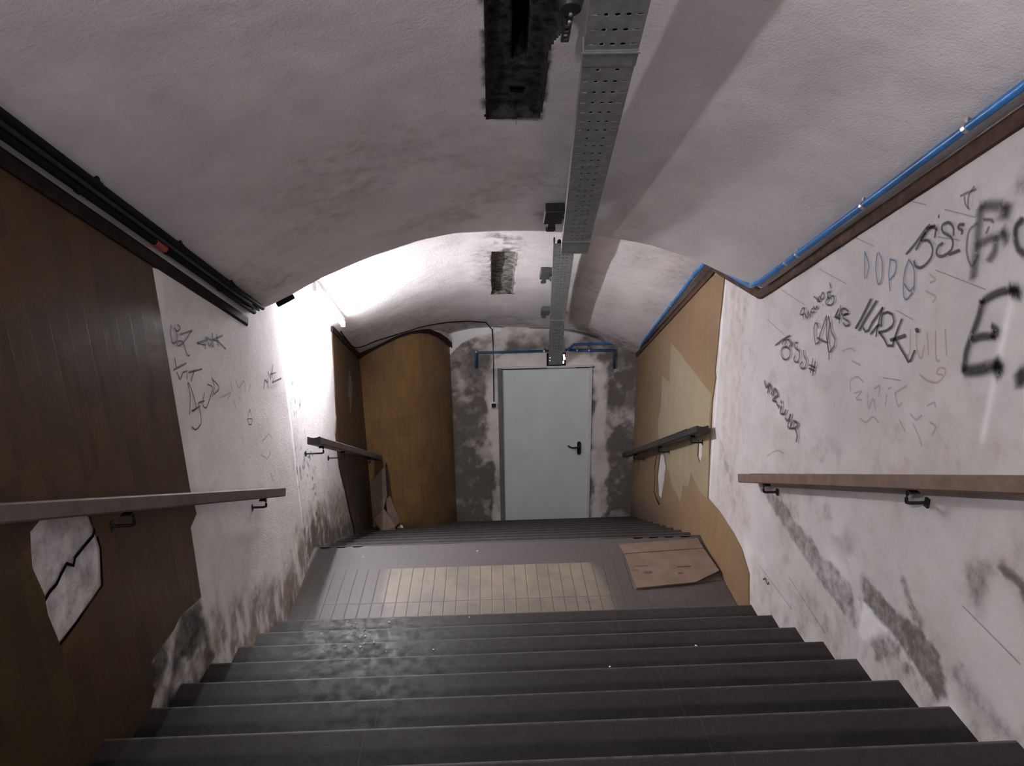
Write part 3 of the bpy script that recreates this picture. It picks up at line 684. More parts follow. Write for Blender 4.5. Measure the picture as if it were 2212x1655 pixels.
pipe('water_pipe', bp, rb, BLUE, 'long blue pipe along the right foot of the vault down to the door wall', 'pipe', [R_(2078, 271), R_(1853, 438), R_(1717, 545), R_(1690, 563), R_(1628, 620), R_(1494, 594), R_(1450, 657)])
yy = YD-.022
lp = [on(1, yy, 1190, 758), on(1, yy, 1029, 762), on(1, yy, 1028, 795)]
pipe('water_pipe', lp, .015, BLUED, 'blue pipe with an elbow left of the tray above the door', 'pipe', [on(1, yy, 1175, 758), on(1, yy, 1040, 762)])
rp = [on(1, yy, 1222, 757), on(1, yy, 1290, 757), on(1, yy, 1326, 757), on(1, yy, 1327, 796)]
pipe('water_pipe', rp, .017, BLUED, 'blue pipe with an elbow right of the tray above the door', 'pipe', [on(1, yy, 1246, 757), on(1, yy, 1272, 757)])
# cables along the left foot of the vault
def straight(px0, px1, r, ext=2.6, y_end=None, n=12):
    """run that follows the vault at a steady distance from the wall, fixed by two points seen in the photo"""
    out = []
    for y in np.linspace(-4.6, .19, n):
        x = px0; out.append(np.array([x, y, float(vz(x, y))-r-.004-.004]))
    return out
def cable_run(p0, p1, r, mat, label, cl):
    return pipe('conduit', straight(p0, p1, r), r, mat, label, 'conduit', [np.array([p0, y, float(vz(p0, y))-r-.008]) for y in cl], BLACKP)
cable_run(-1.305, 0, .012, BLACKP, 'black cable conduit highest on the left foot of the vault', [-1.35, -.78, -.25])
cable_run(-1.329, 0, .010, GREENP, 'grey green conduit between two black ones on the left', [])
m_ = cable_run(-1.355, 0, .014, BLACKP, 'black cable conduit just above the white ledge on the left', [-1.37, -.80, -.27])
a = np.array([-1.355, -.90, float(vz(-1.355, -.90))-.022]); b = np.array([-1.355, -.82, float(vz(-1.355, -.82))-.022]); d = (b-a)/np.linalg.norm(b-a); bm = bmesh.new(); sweep(bm, [a, b], circ(.0162, 12)); bmesh.ops.recalc_face_normals(bm, faces=bm.faces); o = off(bm_obj('tape', bm, REDT, m_), m_); o['label'] = 'red tape around the conduit'
# thin cable from the lamp round the vault, down to the small box beside the door
cpx = [(736, 716), (750, 735), (766, 751), (790, 746), (812, 737)]
cp = [onv(*q, .008) for q in cpx] + [onv(880, 716, .008), onv(916, 705, .008), onv(965, 697, .008), onv(1013, 694, .008)]
cp = catmull(cp, 4)+[onv(1050, 697, .01), on(1, YD-.012, 1063, 712), on(1, YD-.010, 1065, 740), on(1, YD-.010, 1066, 800), on(1, YD-.010, 1067, 868)]
pipe('cable', cp, .006, BLACKP, 'thin dark cable running round the vault and down beside the door', 'cable')
cp = catmull([onv(1068, 706, .006), onv(1100, 708, .006), onv(1140, 709, .006), onv(1190, 710, .006), onv(1240, 715, .006), onv(1290, 728, .006)], 4)
pipe('cable', cp, .003, GREENP, 'thin cable crossing the vault above the door', 'cable')
bxp = on(1, YD, 1066.5, 874.5); r = empty('junction_box', (bxp[0], YD, bxp[2])); tag(r, 'small square white junction box with a black centre beside the door', 'junction box')
bm = bmesh.new(); add_box(bm, (0, -.014, 0), (.075, .028, .075)); bevel(bm, .004); bm_obj('box', bm, WHITEP, r)
bm = bmesh.new(); add_box(bm, (0, -.029, 0), (.052, .006, .052)); bevel(bm, .002); bm_obj('cover', bm, BLACK, r)

# ------------------------------------------------------------------ cable tray (perforated)
def tray(name, A, B, w, hs, label, rows=.070, joints=()):
    A = np.array(A, float); B = np.array(B, float); r = empty(name, B); tag(r, label, 'cable tray')
    d = (B-A); L = np.linalg.norm(d); d /= L; s = np.cross(d, [0, 0, 1]); s /= np.linalg.norm(s); u = np.cross(s, d)
    V = []; Fq = []
    def add(a, b, c=0.0): V.append(A+d*a+s*b+u*c); return len(V)-1
    nr = int(L/rows); rw = L/nr
    slots = [-.38, -.19, 0, .19, .38]
    for i in range(nr):
        a0 = i*rw; a1 = a0+rw; am = (a0+a1)/2
        bs = [-.5, -.285, -.095, .095, .285, .5]
        for k in range(5):
            b0, b1 = bs[k]*w, bs[k+1]*w; cb = slots[k]*w
            sk = (i % 7 == 5 and k in (0, 2, 4))
            ra, rb_ = (.0034, .0130) if k in (0, 4) else (.0074, .0074)
            if sk: ra, rb_ = .0006, .0006
            ins_ = [add(am+ra*math.sin(t_), cb+rb_*math.cos(t_)) for t_ in [math.pi/4*q for q in range(8)]]
            outp = [(am, b1), (a1, b1), (a1, (b0+b1)/2), (a1, b0), (am, b0), (a0, b0), (a0, (b0+b1)/2), (a0, b1)]
            ou = [add(*q) for q in outp]
            for q in range(8): Fq.append((ou[q], ou[(q+1) % 8], ins_[(q+1) % 8], ins_[q]))
    for sg in (-1, 1):
        q = [add(0, sg*w/2), add(L, sg*w/2), add(L, sg*w/2, hs), add(0, sg*w/2, hs)]; Fq.append(q)
        q = [add(0, sg*w/2, hs), add(L, sg*w/2, hs), add(L, sg*(w/2-.012), hs), add(0, sg*(w/2-.012), hs)]; Fq.append(q)
    me = pydata(V, Fq); o = off(link('tray', me, GALV, r), r)
    md = o.modifiers.new('t', 'SOLIDIFY'); md.thickness = .0015; md.offset = 0
    # cables lying in the tray keep the holes dark
    for cc, rr in ((-.035, .014), (.0, .017), (.036, .012)):
        bm = bmesh.new(); sweep(bm, [A+s*cc+u*(rr+.004), B+s*cc+u*(rr+.004)], circ(rr, 8)); bmesh.ops.recalc_face_normals(bm, faces=bm.faces)
        off(bm_obj('cable', bm, BLACKP, r, True), r)
    for jt, jl in joints:      # coupling sleeves
        P = A+d*jt*L; bm = bmesh.new()
        ww = w/2+.003
        sweep(bm, [P-d*jl/2, P+d*jl/2], [(-ww, hs*.9), (-ww, -.003), (ww, -.003), (ww, hs*.9), (ww-.002, hs*.9), (ww-.002, -.001), (-ww+.002, -.001), (-ww+.002, hs*.9)], up=tuple(u))
        bmesh.ops.recalc_face_normals(bm, faces=bm.faces); off(bm_obj('coupling', bm, GALV, r), r)
        bm = bmesh.new(); P2 = P-d*jl/2*(1); sweep(bm, [P2-s*(ww+.004)-u*.004, P2+s*(ww+.004)-u*.004], circ(.0035, 6)); bmesh.ops.recalc_face_normals(bm, faces=bm.faces); o = off(bm_obj('rib', bm, CLIP, r), r)
    return r, A, B, d, s, u, L
# end point from the photo at the landing edge, direction from the points seen at the top of the picture
yE = .42
e0 = (on(1, yE, 1212, 548)+on(1, yE, 1268, 548))/2; t0 = (on(1, -1.62, 1262, 118)+on(1, -1.62, 1375, 118))/2
dd = (t0-e0)/(t0[1]-e0[1]); far0 = e0+dd*(-4.6-e0[1])
tj = (-1.60-(-4.6))/(yE+4.6)
wj = abs(on(1, -1.62, 1375, 118)[0]-on(1, -1.62, 1262, 118)[0])
tr1 = tray('cable_tray', far0, e0, .148, .05, 'upper perforated steel cable tray sloping down to the landing arch', joints=[(tj, .075), ((.265+4.6)/(yE+4.6), .19)])
a2 = on(1, 1.60, 1216, 560); b2 = on(1, 3.55, 1203, 702); c2 = on(1, YD-.02, 1199.5, 788)
tray('cable_tray', a2+(a2-b2)*.16, b2, .150, .045, 'lower perforated cable tray hanging under the brighter far vault', joints=[(.93, .06)])
r3 = tray('cable_tray', b2, c2, .155, .04, 'short steep cable tray piece ending right above the door')[0]
# gaps at the wall where light from the next room comes through
g = empty('wall_opening', (c2[0], YD, c2[2])); bpy.data.objects.remove(g)
bm = bmesh.new()
for (u, v, w_, h_) in [(1187.5, 776, .012, .05), (1218, 768, .016, .03), (1219, 774, .02, .03), (1217, 782, .014, .028)]:
    q = on(1, YD, u, v); add_box(bm, (q[0], YD-.004, q[2]), (w_, .012, h_))
o = bm_obj('light_gap', bm, GLOW, wb); o['label'] = 'bright gaps beside the tray where it passes through the wall'
bm = bmesh.new(); q0 = on(1, YD, 1181, 763); q1 = on(1, YD, 1222, 792)
add_box(bm, ((q0[0]+q1[0])/2, YD-.001, (q0[2]+q1[2])/2), (abs(q1[0]-q0[0]), .01, abs(q0[2]-q1[2]))); bm_obj('slot', bm, HOLE, wb)

# hangers beside the tray
def hanger(px, ps, stem, mat, label, th=.02, plate=True):
    c_ = onv(*px, .035)+np.array([0, 0, .035]); r = empty('tray_hanger', c_); tag(r, label, 'bracket')
    y = c_[1]; sl_ = .49 if y < .25 else -.503 if y > 1.15 else 0
    rot = Matrix.Rotation(math.atan(-.49 if y < .25 else (-.503 if y > 1.15 else 0)), 3, 'X')
    bm = bmesh.new(); add_box(bm, (0, 0, -.03), (ps[0], ps[1], .05), rot); bevel(bm, .004); bm_obj('box', bm, mat, r)
    bm = bmesh.new(); dv = rot @ Vector((0, 1, 0)); c2_ = dv*(ps[1]/2+stem/2-.005)+Vector((0, 0, -.035))
    add_box(bm, c2_, (ps[0]*.42, stem, .012), rot); add_box(bm, c2_+dv*(stem*.3), (ps[0]*.55, .015, .02), rot); bevel(bm, .002); bm_obj('strap', bm, mat, r)
    bm = bmesh.new(); add_box(bm, (.09, 0, -.05), (.16, .012, .012)); bm_obj('arm', bm, mat, r)
    return r
DST = plain('dark_steel', (.035, .037, .042), .45, .5, .2); MST = plain('mid_steel', (.10, .10, .105), .5, .4, .2)
hanger((1196, 464), (.095, .17), .16, BLACK, 'black hanger beside the tray at the edge of the near vault')
hanger((1178, 592), (.085, .20), .18, MST, 'grey hanger beside the lower tray, nearest the landing')
hanger((1178, 673), (.085, .20), .18, MST, 'grey hanger beside the lower tray, nearest the door')
# round box with strap at the top of the picture
c_ = onv(1232, 14, .045)+np.array([0, 0, .045]); r = empty('junction_box', c_); tag(r, 'round dark steel box with a slotted strap beside the upper tray', 'junction box')
rot = Matrix.Rotation(math.atan(-.49), 3, 'X'); Rm = rot.to_4x4()
bm = bmesh.new(); bmesh.ops.create_cone(bm, cap_ends=True, segments=36, radius1=.041, radius2=.030, depth=.035, matrix=Matrix.Translation((0, 0, -.040)) @ Rm @ Matrix.Rotation(math.pi, 4, 'X') ); bevel(bm, .002, 1); bm_obj('box', bm, DST, r)
bm = bmesh.new(); dv = rot @ Vector((0, 1, 0))
for k in (-.3, .55): bmesh.ops.create_uvsphere(bm, u_segments=10, v_segments=6, radius=.006, matrix=Matrix.Translation(dv*(.04*k)+Vector((0, 0, -.072))))
bm_obj('screw', bm, CLIP, r)
bm = bmesh.new()
add_box(bm, dv*.095+Vector((-.009, 0, -.045)), (.006, .13, .012), rot); add_box(bm, dv*.095+Vector((.009, 0, -.045)), (.006, .13, .012), rot)
for k in (.04, .085, .115, .155): add_box(bm, dv*k+Vector((0, 0, -.045)), (.024, .012, .012), rot)
bm_obj('strap', bm, MST, r)

# ------------------------------------------------------------------ fluorescent lamp on the left wall
def tube_lamp(pA, pB, mat, label):
    lr = empty('tube_lamp', pA); tag(lr, label, 'lamp')
    d = (pB-pA)/np.linalg.norm(pB-pA); o_ = np.array([-.012, 0, .045])
    bm = bmesh.new(); sweep(bm, [pA+o_-d*.02, pB+o_+d*.01], [(-.024, -.012), (.024, -.012), (.024, .016), (-.024, .016)]); bmesh.ops.recalc_face_normals(bm, faces=bm.faces); off(bm_obj('batten', bm, WHITEP, lr), lr)
    o = off(tube('tube', [pA+d*.02, pB-d*.02], .014, mat, lr, 16), lr); o['label'] = 'lit white tube'
    for q, s_ in ((pA, 1), (pB, -1)):
        bm = bmesh.new(); sweep(bm, [q-d*s_*.008+np.array([0, 0, .004]), q+d*s_*.022+np.array([0, 0, .004])], [(-.015, -.018), (.015, -.018), (.015, .024), (-.015, .024)]); bmesh.ops.recalc_face_normals(bm, faces=bm.faces); off(bm_obj('lamp_holder', bm, WHITEP, lr), lr)
qB = onv(742, 703, .10)
tube_lamp(np.array([-1.24, 1.16, float(vz(-1.24, 1.16))-.10]), np.array([qB[0], qB[1], qB[2]]), TUBE, 'glowing fluorescent tube lamp on the left foot of the far vault')
tube_lamp(np.array([-1.35, -5.3, float(ZL(-5.3))-.45]), np.array([-1.35, -4.3, float(ZL(-4.3))-.45]), TUBE2, 'fluorescent tube lamp high on the left wall, farther up the stair')
# dark conduit bits hugging the landing arch near the lamp
pp = [on(1, .28, 600, 662), on(1, .28, 618, 653), on(1, .28, 634, 640)]
for q in pp: q[2] = float(vz(q[0], .28))-.014
pipe('conduit', pp, .016, BLACKP, 'short dark conduit piece on the arch edge beside the lamp', 'conduit')

# ------------------------------------------------------------------ cardboard, paper, litter
def sheet(name, pts, th, mat, parent=None):
    P = [np.array(p_, float) for p_ in pts]; n_ = np.cross(P[1]-P[0], P[2]-P[0]); n_ /= np.linalg.norm(n_)
    bm = bmesh.new(); a_ = [bm.verts.new(p_) for p_ in P]; b_ = [bm.verts.new(p_+n_*th) for p_ in P]; m2 = len(P)
    bm.faces.new(a_[::-1]); bm.faces.new(b_)
    for i in range(m2): bm.faces.new((a_[i], a_[(i+1) % m2], b_[(i+1) % m2], b_[i]))
    bmesh.ops.recalc_face_normals(bm, faces=bm.faces); bmesh.ops.triangulate(bm, faces=[f for f in bm.faces if len(f.verts) > 4])
    return bm_obj(name, bm, mat, parent)
r = empty('cardboard', (1.2, .7, 0)); tag(r, 'flattened cardboard box lying on the landing by the tan tiles', 'cardboard')
f = lambda u, v, z_: on(2, z_, u, v)
off(sheet('under_sheet', [f(1350, 1190, .004), f(1506, 1178, .004), f(1561, 1252, .004), f(1372, 1273, .004)], .004, CARD2, r), r)
off(sheet('top_sheet', [f(1349, 1197, .012), f(1520, 1185, .022), f(1554, 1232, .045), f(1503, 1257, .020), f(1375, 1270, .014)], .005, CARD, r), r)
off(sheet('back_flap', [f(1335, 1176, .010), f(1507, 1163, .018), f(1520, 1183.5, .022), f(1349, 1195.5, .012)], .005, CARD, r), r)
# faint print on the cardboard
INK = m_paint('faded_print', (.09, .08, .12), .30, .5)
for (u, v, w_, h_) in [(1372, 1232, .05, .012), (1400, 1236, .06, .024), (1386, 1222, .10, .010), (1478, 1224, .10, .014), (1470, 1238, .03, .02)]:
    bm = bmesh.new(); q = f(u, v, .0215); add_box(bm, q, (w_, h_, .0008)); o = off(bm_obj('print', bm, INK, r), r)
    at = o.data.attributes.new('edge', 'FLOAT', 'POINT'); at.data.foreach_set('value', np.ones(len(o.data.vertices), np.float32))

def G(x, y, y0): return on(1, y0, 600+x/4.414, 860+y/4.414)
r = empty('cardboard', tuple(G(1050, 1280, 3.02))); tag(r, 'folded cardboard sheet leaning against the curved tiled wall at the bottom left', 'cardboard')
off(sheet('sheet', [G(1022, 645, 3.42), G(885, 800, 3.30), G(905, 1010, 3.22), G(922, 1150, 3.16), G(1005, 1060, 3.22), G(1040, 930, 3.30)], .005, CARD2, r), r)
off(sheet('lower_flap', [G(1008, 1050, 3.215), G(922, 1155, 3.15), G(990, 1285, 3.06), G(1120, 1280, 3.07), G(1122, 1220, 3.08), G(1050, 1110, 3.17)], .005, CARD, r), r)
off(sheet('side_flap', [G(1032, 965, 3.30), G(1072, 935, 3.33), G(1110, 1040, 3.28), G(1165, 1175, 3.2), G(1125, 1225, 3.12), G(1045, 1100, 3.20)], .005, CARD2, r), r)
off(sheet('edge_strip', [G(1034, 615, 3.46), G(1026, 640, 3.43), G(1048, 920, 3.32), G(1068, 925, 3.33)], .004, WOOD_D, r), r)
q = on(2, -1.2+.03, 866, 1139)
bm = bmesh.new(); bmesh.ops.create_icosphere(bm, subdivisions=3, radius=.036)
for v_ in bm.verts: v_.co *= 1+(fbm(np.array(v_.co.x*1.0+5), np.array(v_.co.y+v_.co.z*1.7+5), 26, 3)-.5)*.9; v_.co.z *= .8
o = bm_obj('paper_ball', bm, PAPER); o.location = (q[0], min(q[1], 3.45), -1.2+.024); tag(o, 'crumpled white paper ball on a step at the foot of the leaning cardboard', 'litter')
q = on(2, .429, 1507, 1400); q = on(2, .286, 1507, 1400)
k = 2; q = on(2, RS*3+.004, 1507, 1400)
bm = bmesh.new()
for i, (a_, b_) in enumerate([((-.006, .02), (.0, .0)), ((.0, .0), (.008, -.02))]):
    sweep(bm, [(q[0]+a_[0], q[1]+a_[1], q[2]), (q[0]+b_[0], q[1]+b_[1], q[2]+.004)], circ(.005, 8))
bmesh.ops.recalc_face_normals(bm, faces=bm.faces)
o = bm_obj('cigarette_butt', bm, PAPER); tag(o, 'bent white cigarette butt lying on an upper step at the right', 'litter')
shp = []
def hit_step(u, v):
    for k in range(6, -1, -1):
        q = on(2, RS*(k+1), u, v)
        if -(k+1)*TR <= q[1] <= -k*TR: return q
    return on(2, 0, u, v)
for i, (u, v) in enumerate([(735, 1334), (751, 1343), (759, 1352), (768, 1346), (772, 1357), (788, 1361), (841, 1345), (789, 1375), (778, 1378), (779, 1398), (808, 1388), (786, 1391), (746, 1397), (834, 1408), (722, 1400), (936, 1404), (1014, 1334), (784, 1204), (1031, 1191), (1317, 1441)]):
    q = hit_step(u, v); bm = bmesh.new(); s_ = .0035+.003*random.random()
    bmesh.ops.create_icosphere(bm, subdivisions=1, radius=s_)
    for v_ in bm.verts: v_.co = Vector((v_.co.x*random.uniform(.7, 1.5), v_.co.y*random.uniform(.6, 1.2), v_.co.z*random.uniform(.5, 1.0)))
    o = bm_obj('glass_shard', bm, GLASS); o.location = (q[0], q[1], q[2]+s_*.5)
    lab = 'tiny glittering glass shard on the left half of the upper flight' if i < 16 else 'tiny glittering glass shard off the main scatter'
    tag(o, lab, 'glass shard', 'glass shards on the steps' if i < 16 else 'stray glass shards')

# ------------------------------------------------------------------ graffiti (paint strokes lying on the plaster)
INKS = {'black': m_paint('black_marker', (.018, .016, .020), .93, .5), 'thin': m_paint('thin_black_marker', (.025, .022, .026), .82, .6),
        'spray': m_paint('black_spray', (.010, .009, .013), .95, .95), 'grey': m_paint('washed_grey_spray', (.06, .052, .062), .72, 1.0),
        'blue': m_paint('blue_marker', (.03, .12, .27), .72, .6), 'red': m_paint('faded_red_marker', (.36, .14, .10), .36, .9),
        'faint': m_paint('rubbed_marker', (.24, .16, .145), .34, 1.0), 'pencil': m_paint('scratch', (.12, .09, .085), .50, .8)}
def graffiti(wall, label, strokes, ink, w, org=(0, 0), sc=1.0, smooth=True):
    side = -1 if wall is wr else 1; V = []; Fq = []; A = []
    for st in strokes:
        ww = w
        if isinstance(st, tuple) and not isinstance(st[0], tuple): ww, st = st[0], st[1]
        P = []
        for x, y in st:
            u, v = org[0]+x/sc, org[1]+y/sc
            P.append(onR(u, v, .0) if wall is wr else onL(u, v, 0))
        P = [np.array([p_[1], p_[2]]) for p_ in P]
        if smooth and len(P) > 2: P = catmull(P, 5)
        if len(P) == 1: P = [P[0], P[0]+np.array([.001, .001])]
        d0 = (P[1]-P[0]); d0 /= np.linalg.norm(d0)+1e-9; d1 = (P[-1]-P[-2]); d1 /= np.linalg.norm(d1)+1e-9
        P = [P[0]-d0*ww*.6]+P+[P[-1]+d1*ww*.6]; m2 = len(P); b0 = len(V)
        for i, p_ in enumerate(P):
            d = P[min(i+1, m2-1)]-P[max(i-1, 0)]; d /= np.linalg.norm(d)+1e-9; nn = np.array([-d[1], d[0]])
            for k in (-1, 0, 1):
                q = p_+nn*k*ww*.75
                if wall is wr: xx = float(xr(q[0]))-.0075
                else: xx = XL+.0215 if -.86 < q[0] < .83 else XL+.008
                V.append((xx, q[0], q[1])); A.append(0.0 if (k != 0 or i in (0, m2-1)) else 1.0)
        for i in range(m2-1):
            for k in range(2):
                a_ = b0+i*3+k; Fq.append((a_, a_+1, a_+4, a_+3))
    me = pydata(V, Fq); at = me.attributes.new('edge', 'FLOAT', 'POINT'); at.data.foreach_set('value', np.array(A, np.float32))
    o = link('graffiti', me, INKS[ink], wall); o['label'] = label; return o
k4 = dict(org=(1900, 400), sc=3.676)
graffiti(wr, 'thick black sprayed letter E with a dot after it', [[(1105, 840), (1060, 835), (980, 845), (890, 885), (830, 930)], [(830, 930), (810, 1020), (780, 1110), (735, 1230), (705, 1320), (695, 1400), (690, 1465)], [(760, 1225), (830, 1200), (920, 1200)], [(920, 1200), (945, 1160), (915, 1130)], (.045, [(690, 1475), (800, 1465), (900, 1440), (965, 1430)]), (.055, [(945, 1430), (965, 1470)]), (.05, [(1075, 840), (1110, 845)]), (.06, [(1140, 1500), (1145, 1545)])], 'spray', .029, **k4)
graffiti(wr, 'large smudged black sprayed letter, high on the wall', [(.040, [(830, 170), (900, 160), (990, 165), (1025, 185)]), (.048, [(1025, 185), (1010, 235)]), (.042, [(815, 190), (805, 300), (795, 420), (785, 530), (770, 620), (760, 720)]), (.032, [(790, 480), (880, 430), (1000, 380)]), (.040, [(1000, 375), (1025, 430)]), (.034, [(940, 430), (930, 520), (890, 590)])], 'grey', .036, **k4)
graffiti(wr, 'thin curved stroke left of the smudged letter', [[(790, 300), (730, 360), (710, 470), (715, 560), (750, 640), (800, 560)], [(845, 270), (900, 275), (920, 290)], [(865, 380), (885, 335)]], 'grey', .012, **k4)
graffiti(wr, 'black sprayed curve cut by the right edge', [[(1150, 270), (1105, 330), (1100, 420), (1120, 500), (1160, 540)]], 'spray', .026, **k4)
graffiti(wr, 'black marker tag reading 5S with long slashes', [[(228, 545), (300, 460), (380, 350), (415, 315)], [(345, 420), (420, 335), (475, 350)], [(390, 345), (455, 320)], [(465, 350), (455, 410)], [(305, 510), (350, 430), (380, 380)], [(345, 440), (400, 440), (435, 490), (430, 560), (390, 620), (340, 655), (300, 640), (290, 605)], [(605, 390), (600, 330), (560, 295), (515, 320), (520, 370), (580, 410), (600, 460), (580, 520), (510, 565), (470, 545), (480, 490), (515, 460)], [(685, 310), (650, 315), (645, 340), (675, 360), (670, 385)], [(485, 245), (488, 250)], [(570, 550), (650, 515)]], 'thin', .010, **k4)
graffiti(wr, 'faint smeared writing under the ledge at the right edge', [[(660, 85), (710, 60), (780, 30)], [(770, 10), (730, 70), (720, 130), (720, 180)], [(690, 90), (700, 150), (730, 190)]], 'grey', .008, **k4)
graffiti(wr, 'blue marker letters DOPA', [[(1118, 1335), (1118, 1510)], [(1120, 1340), (1145, 1420), (1130, 1505)], [(1200, 1345), (1190, 1440), (1205, 1545), (1228, 1510), (1232, 1400), (1210, 1340)], [(1285, 1380), (1275, 1480), (1283, 1590)], [(1283, 1385), (1320, 1400), (1315, 1470), (1280, 1520)], [(1405, 1385), (1380, 1460), (1370, 1540), (1372, 1620), (1390, 1645), (1430, 1600)], [(1405, 1385), (1440, 1450), (1440, 1590)], [(1375, 1545), (1410, 1590), (1440, 1560)]], 'blue', .0065, org=(1500, 100), sc=3.0084)
k5 = dict(org=(1620, 560), sc=5.5175)
graffiti(wr, 'black marker tag reading MARK', [(.0115, [(1280, 820), (1340, 720), (1400, 600), (1460, 480)]), (.0115, [(1320, 845), (1390, 720), (1470, 590), (1525, 500)]), (.0105, [(1370, 820), (1395, 865), (1430, 850), (1480, 750), (1560, 640), (1600, 580)]), [(1600, 580), (1570, 700), (1540, 800), (1525, 915)], [(1460, 890), (1530, 800), (1570, 780)], [(1590, 800), (1590, 720), (1600, 650), (1660, 630), (1720, 660), (1740, 740), (1715, 800), (1650, 850), (1560, 870)], [(1560, 870), (1620, 950), (1660, 1030), (1710, 1030)], [(1720, 1040), (1740, 960), (1780, 840), (1830, 715)], (.013, [(1700, 965), (1780, 940), (1870, 910)]), [(1760, 960), (1810, 1050), (1870, 1150), (1910, 1225), (1940, 1200), (1985, 1090)], (.016, [(2005, 850), (2025, 845)])], 'black', .0095, smooth=False, **k5)
graffiti(wr, 'thin black marker tag with looped pointed letters', [[(835, 820), (820, 770), (795, 755), (780, 830), (785, 940), (800, 1010), (835, 990), (850, 960)], [(820, 935), (870, 970), (930, 990)], [(840, 950), (880, 820), (930, 680)], [(930, 680), (935, 800), (930, 920), (960, 1110), (960, 1190)], [(955, 680), (975, 770), (985, 860), (1035, 960), (1020, 1040), (965, 1110)], [(975, 760), (950, 900), (940, 1000), (955, 1100)]], 'thin', .009, smooth=False, **k5)
graffiti(wr, 'small black marker scribble of three letters beside MARK', [[(1025, 695), (1080, 590), (1040, 690), (1090, 660)], [(1100, 555), (1090, 680), (1085, 760)], [(1040, 700), (1090, 710)], [(1190, 620), (1150, 590), (1110, 600), (1120, 660), (1180, 650)], [(1190, 650), (1150, 660), (1130, 700), (1190, 740), (1200, 780), (1160, 795), (1130, 760)]], 'thin', .009, **k5)
graffiti(wr, 'thin black handwriting slanting upward near the ledge', [[(655, 715), (645, 660), (615, 660), (640, 590), (665, 585), (665, 640), (640, 665)], [(670, 640), (690, 690), (705, 690), (710, 620), (735, 685), (740, 620)], [(775, 585), (750, 600), (760, 640), (785, 625)], [(775, 560), (800, 600), (815, 560), (830, 590)], [(780, 445), (820, 480), (850, 505)], [(850, 440), (820, 500), (850, 505)], [(880, 400), (860, 450), (875, 480), (905, 450), (900, 410), (880, 400)], [(975, 385), (940, 400), (955, 430), (940, 450), (975, 470)], [(960, 455), (920, 500), (935, 540), (980, 545), (1020, 500), (1015, 440), (985, 445)], [(968, 285), (985, 345)], [(885, 540), (888, 550)], [(965, 490), (968, 494)]], 'thin', .008, **k5)
graffiti(wr, 'black marker tag with looped letters and a hash sign', [[(320, 1025), (400, 960), (490, 910)], [(400, 1010), (420, 970), (470, 960), (500, 1010), (485, 1040)], [(450, 980), (440, 1030), (490, 1080), (490, 1150), (450, 1195), (405, 1180), (385, 1100), (410, 1050), (450, 1050)], [(510, 990), (520, 1040)], [(580, 995), (555, 1000), (560, 1060), (605, 1100), (605, 1180), (575, 1230), (540, 1200), (555, 1150)], [(655, 1090), (660, 1150), (690, 1210), (670, 1290), (630, 1300), (615, 1260), (640, 1220)], [(770, 1190), (735, 1350)], [(800, 1225), (765, 1380)], [(725, 1260), (790, 1290)], [(720, 1300), (780, 1330)]], 'thin', .009, **k5)
graffiti(wr, 'black marker tag slanting down, lowest on the wall', [[(310, 905), (325, 950), (345, 920)], [(335, 985), (345, 930), (365, 970), (360, 1000)], [(370, 1010), (385, 960), (405, 1000), (390, 1020), (370, 1040), (395, 1055)], [(400, 1070), (415, 1095)], [(430, 1050), (435, 1060)], [(435, 1085), (425, 1130), (450, 1140), (465, 1110)], [(460, 1170), (480, 1190), (500, 1140), (480, 1230), (520, 1240), (550, 1215), (520, 1190), (500, 1225)], [(530, 1240), (545, 1290), (540, 1335)]], 'thin', .013, org=(1560, 550), sc=3.31)
graffiti(wr, 'faded red marker scrawl', [[(1360, 540), (1355, 700), (1330, 720)], [(1400, 560), (1410, 690), (1440, 740), (1460, 650)], [(1480, 560), (1490, 720)], [(1540, 550), (1545, 740), (1570, 760)], [(1610, 540), (1620, 720)], [(1430, 860), (1480, 900), (1550, 915), (1600, 870), (1610, 820), (1570, 810), (1550, 850), (1590, 860)], [(1500, 140), (1540, 180), (1500, 200)], [(1470, 260), (1540, 300), (1520, 340)]], 'red', .009, org=(1560, 550), sc=3.31)
graffiti(wr, 'rubbed out reddish writing in the middle of the wall', [[(930, 970), (930, 900), (980, 875), (1020, 910)], [(960, 990), (1010, 980), (970, 1030), (1010, 1040)], [(1050, 1000), (1060, 1100), (1090, 1030), (1110, 1110)], [(1100, 960), (1140, 940), (1130, 1010)], [(1200, 960), (1220, 950)], [(1190, 1000), (1180, 1080)], [(1250, 990), (1330, 940)], [(1250, 990), (1270, 1080), (1300, 1060)], [(870, 690), (930, 670), (960, 690)], [(940, 760), (1000, 790)]], 'faint', .011, org=(1560, 550), sc=3.31)
graffiti(wr, 'faint grey curls below the rubbed out writing', [[(1360, 1140), (1400, 1180), (1440, 1150)], [(1380, 1210), (1420, 1300), (1440, 1360)], [(1480, 1080), (1530, 1060), (1540, 1090)], [(1500, 1200), (1540, 1230), (1520, 1290)], [(1000, 1170), (1040, 1200), (1090, 1160), (1130, 1200)], [(330, 1440), (400, 1400), (450, 1420)], [(1280, 1180), (1320, 1260)]], 'faint', .010, org=(1560, 550), sc=3.31)
graffiti(wr, 'tile joints showing through the white paint', [[(1540, 110), (1900, 250)], [(700, 100), (900, 210)], [(430, 250), (600, 360)], [(1260, 400), (1380, 465)], [(330, 460), (480, 600)], [(1160, 880), (1290, 900)]], 'pencil', .004, org=(1560, 550), sc=3.31, smooth=False)
graffiti(wr, 'tile joints showing through near the ledge', [[(1430, 1010), (1520, 1030)], [(1640, 1060), (1840, 1110)], [(1060, 1245), (1180, 1300)], [(1600, 1240), (1740, 1260)]], 'pencil', .004, org=(1500, 100), sc=3.0084, smooth=False)
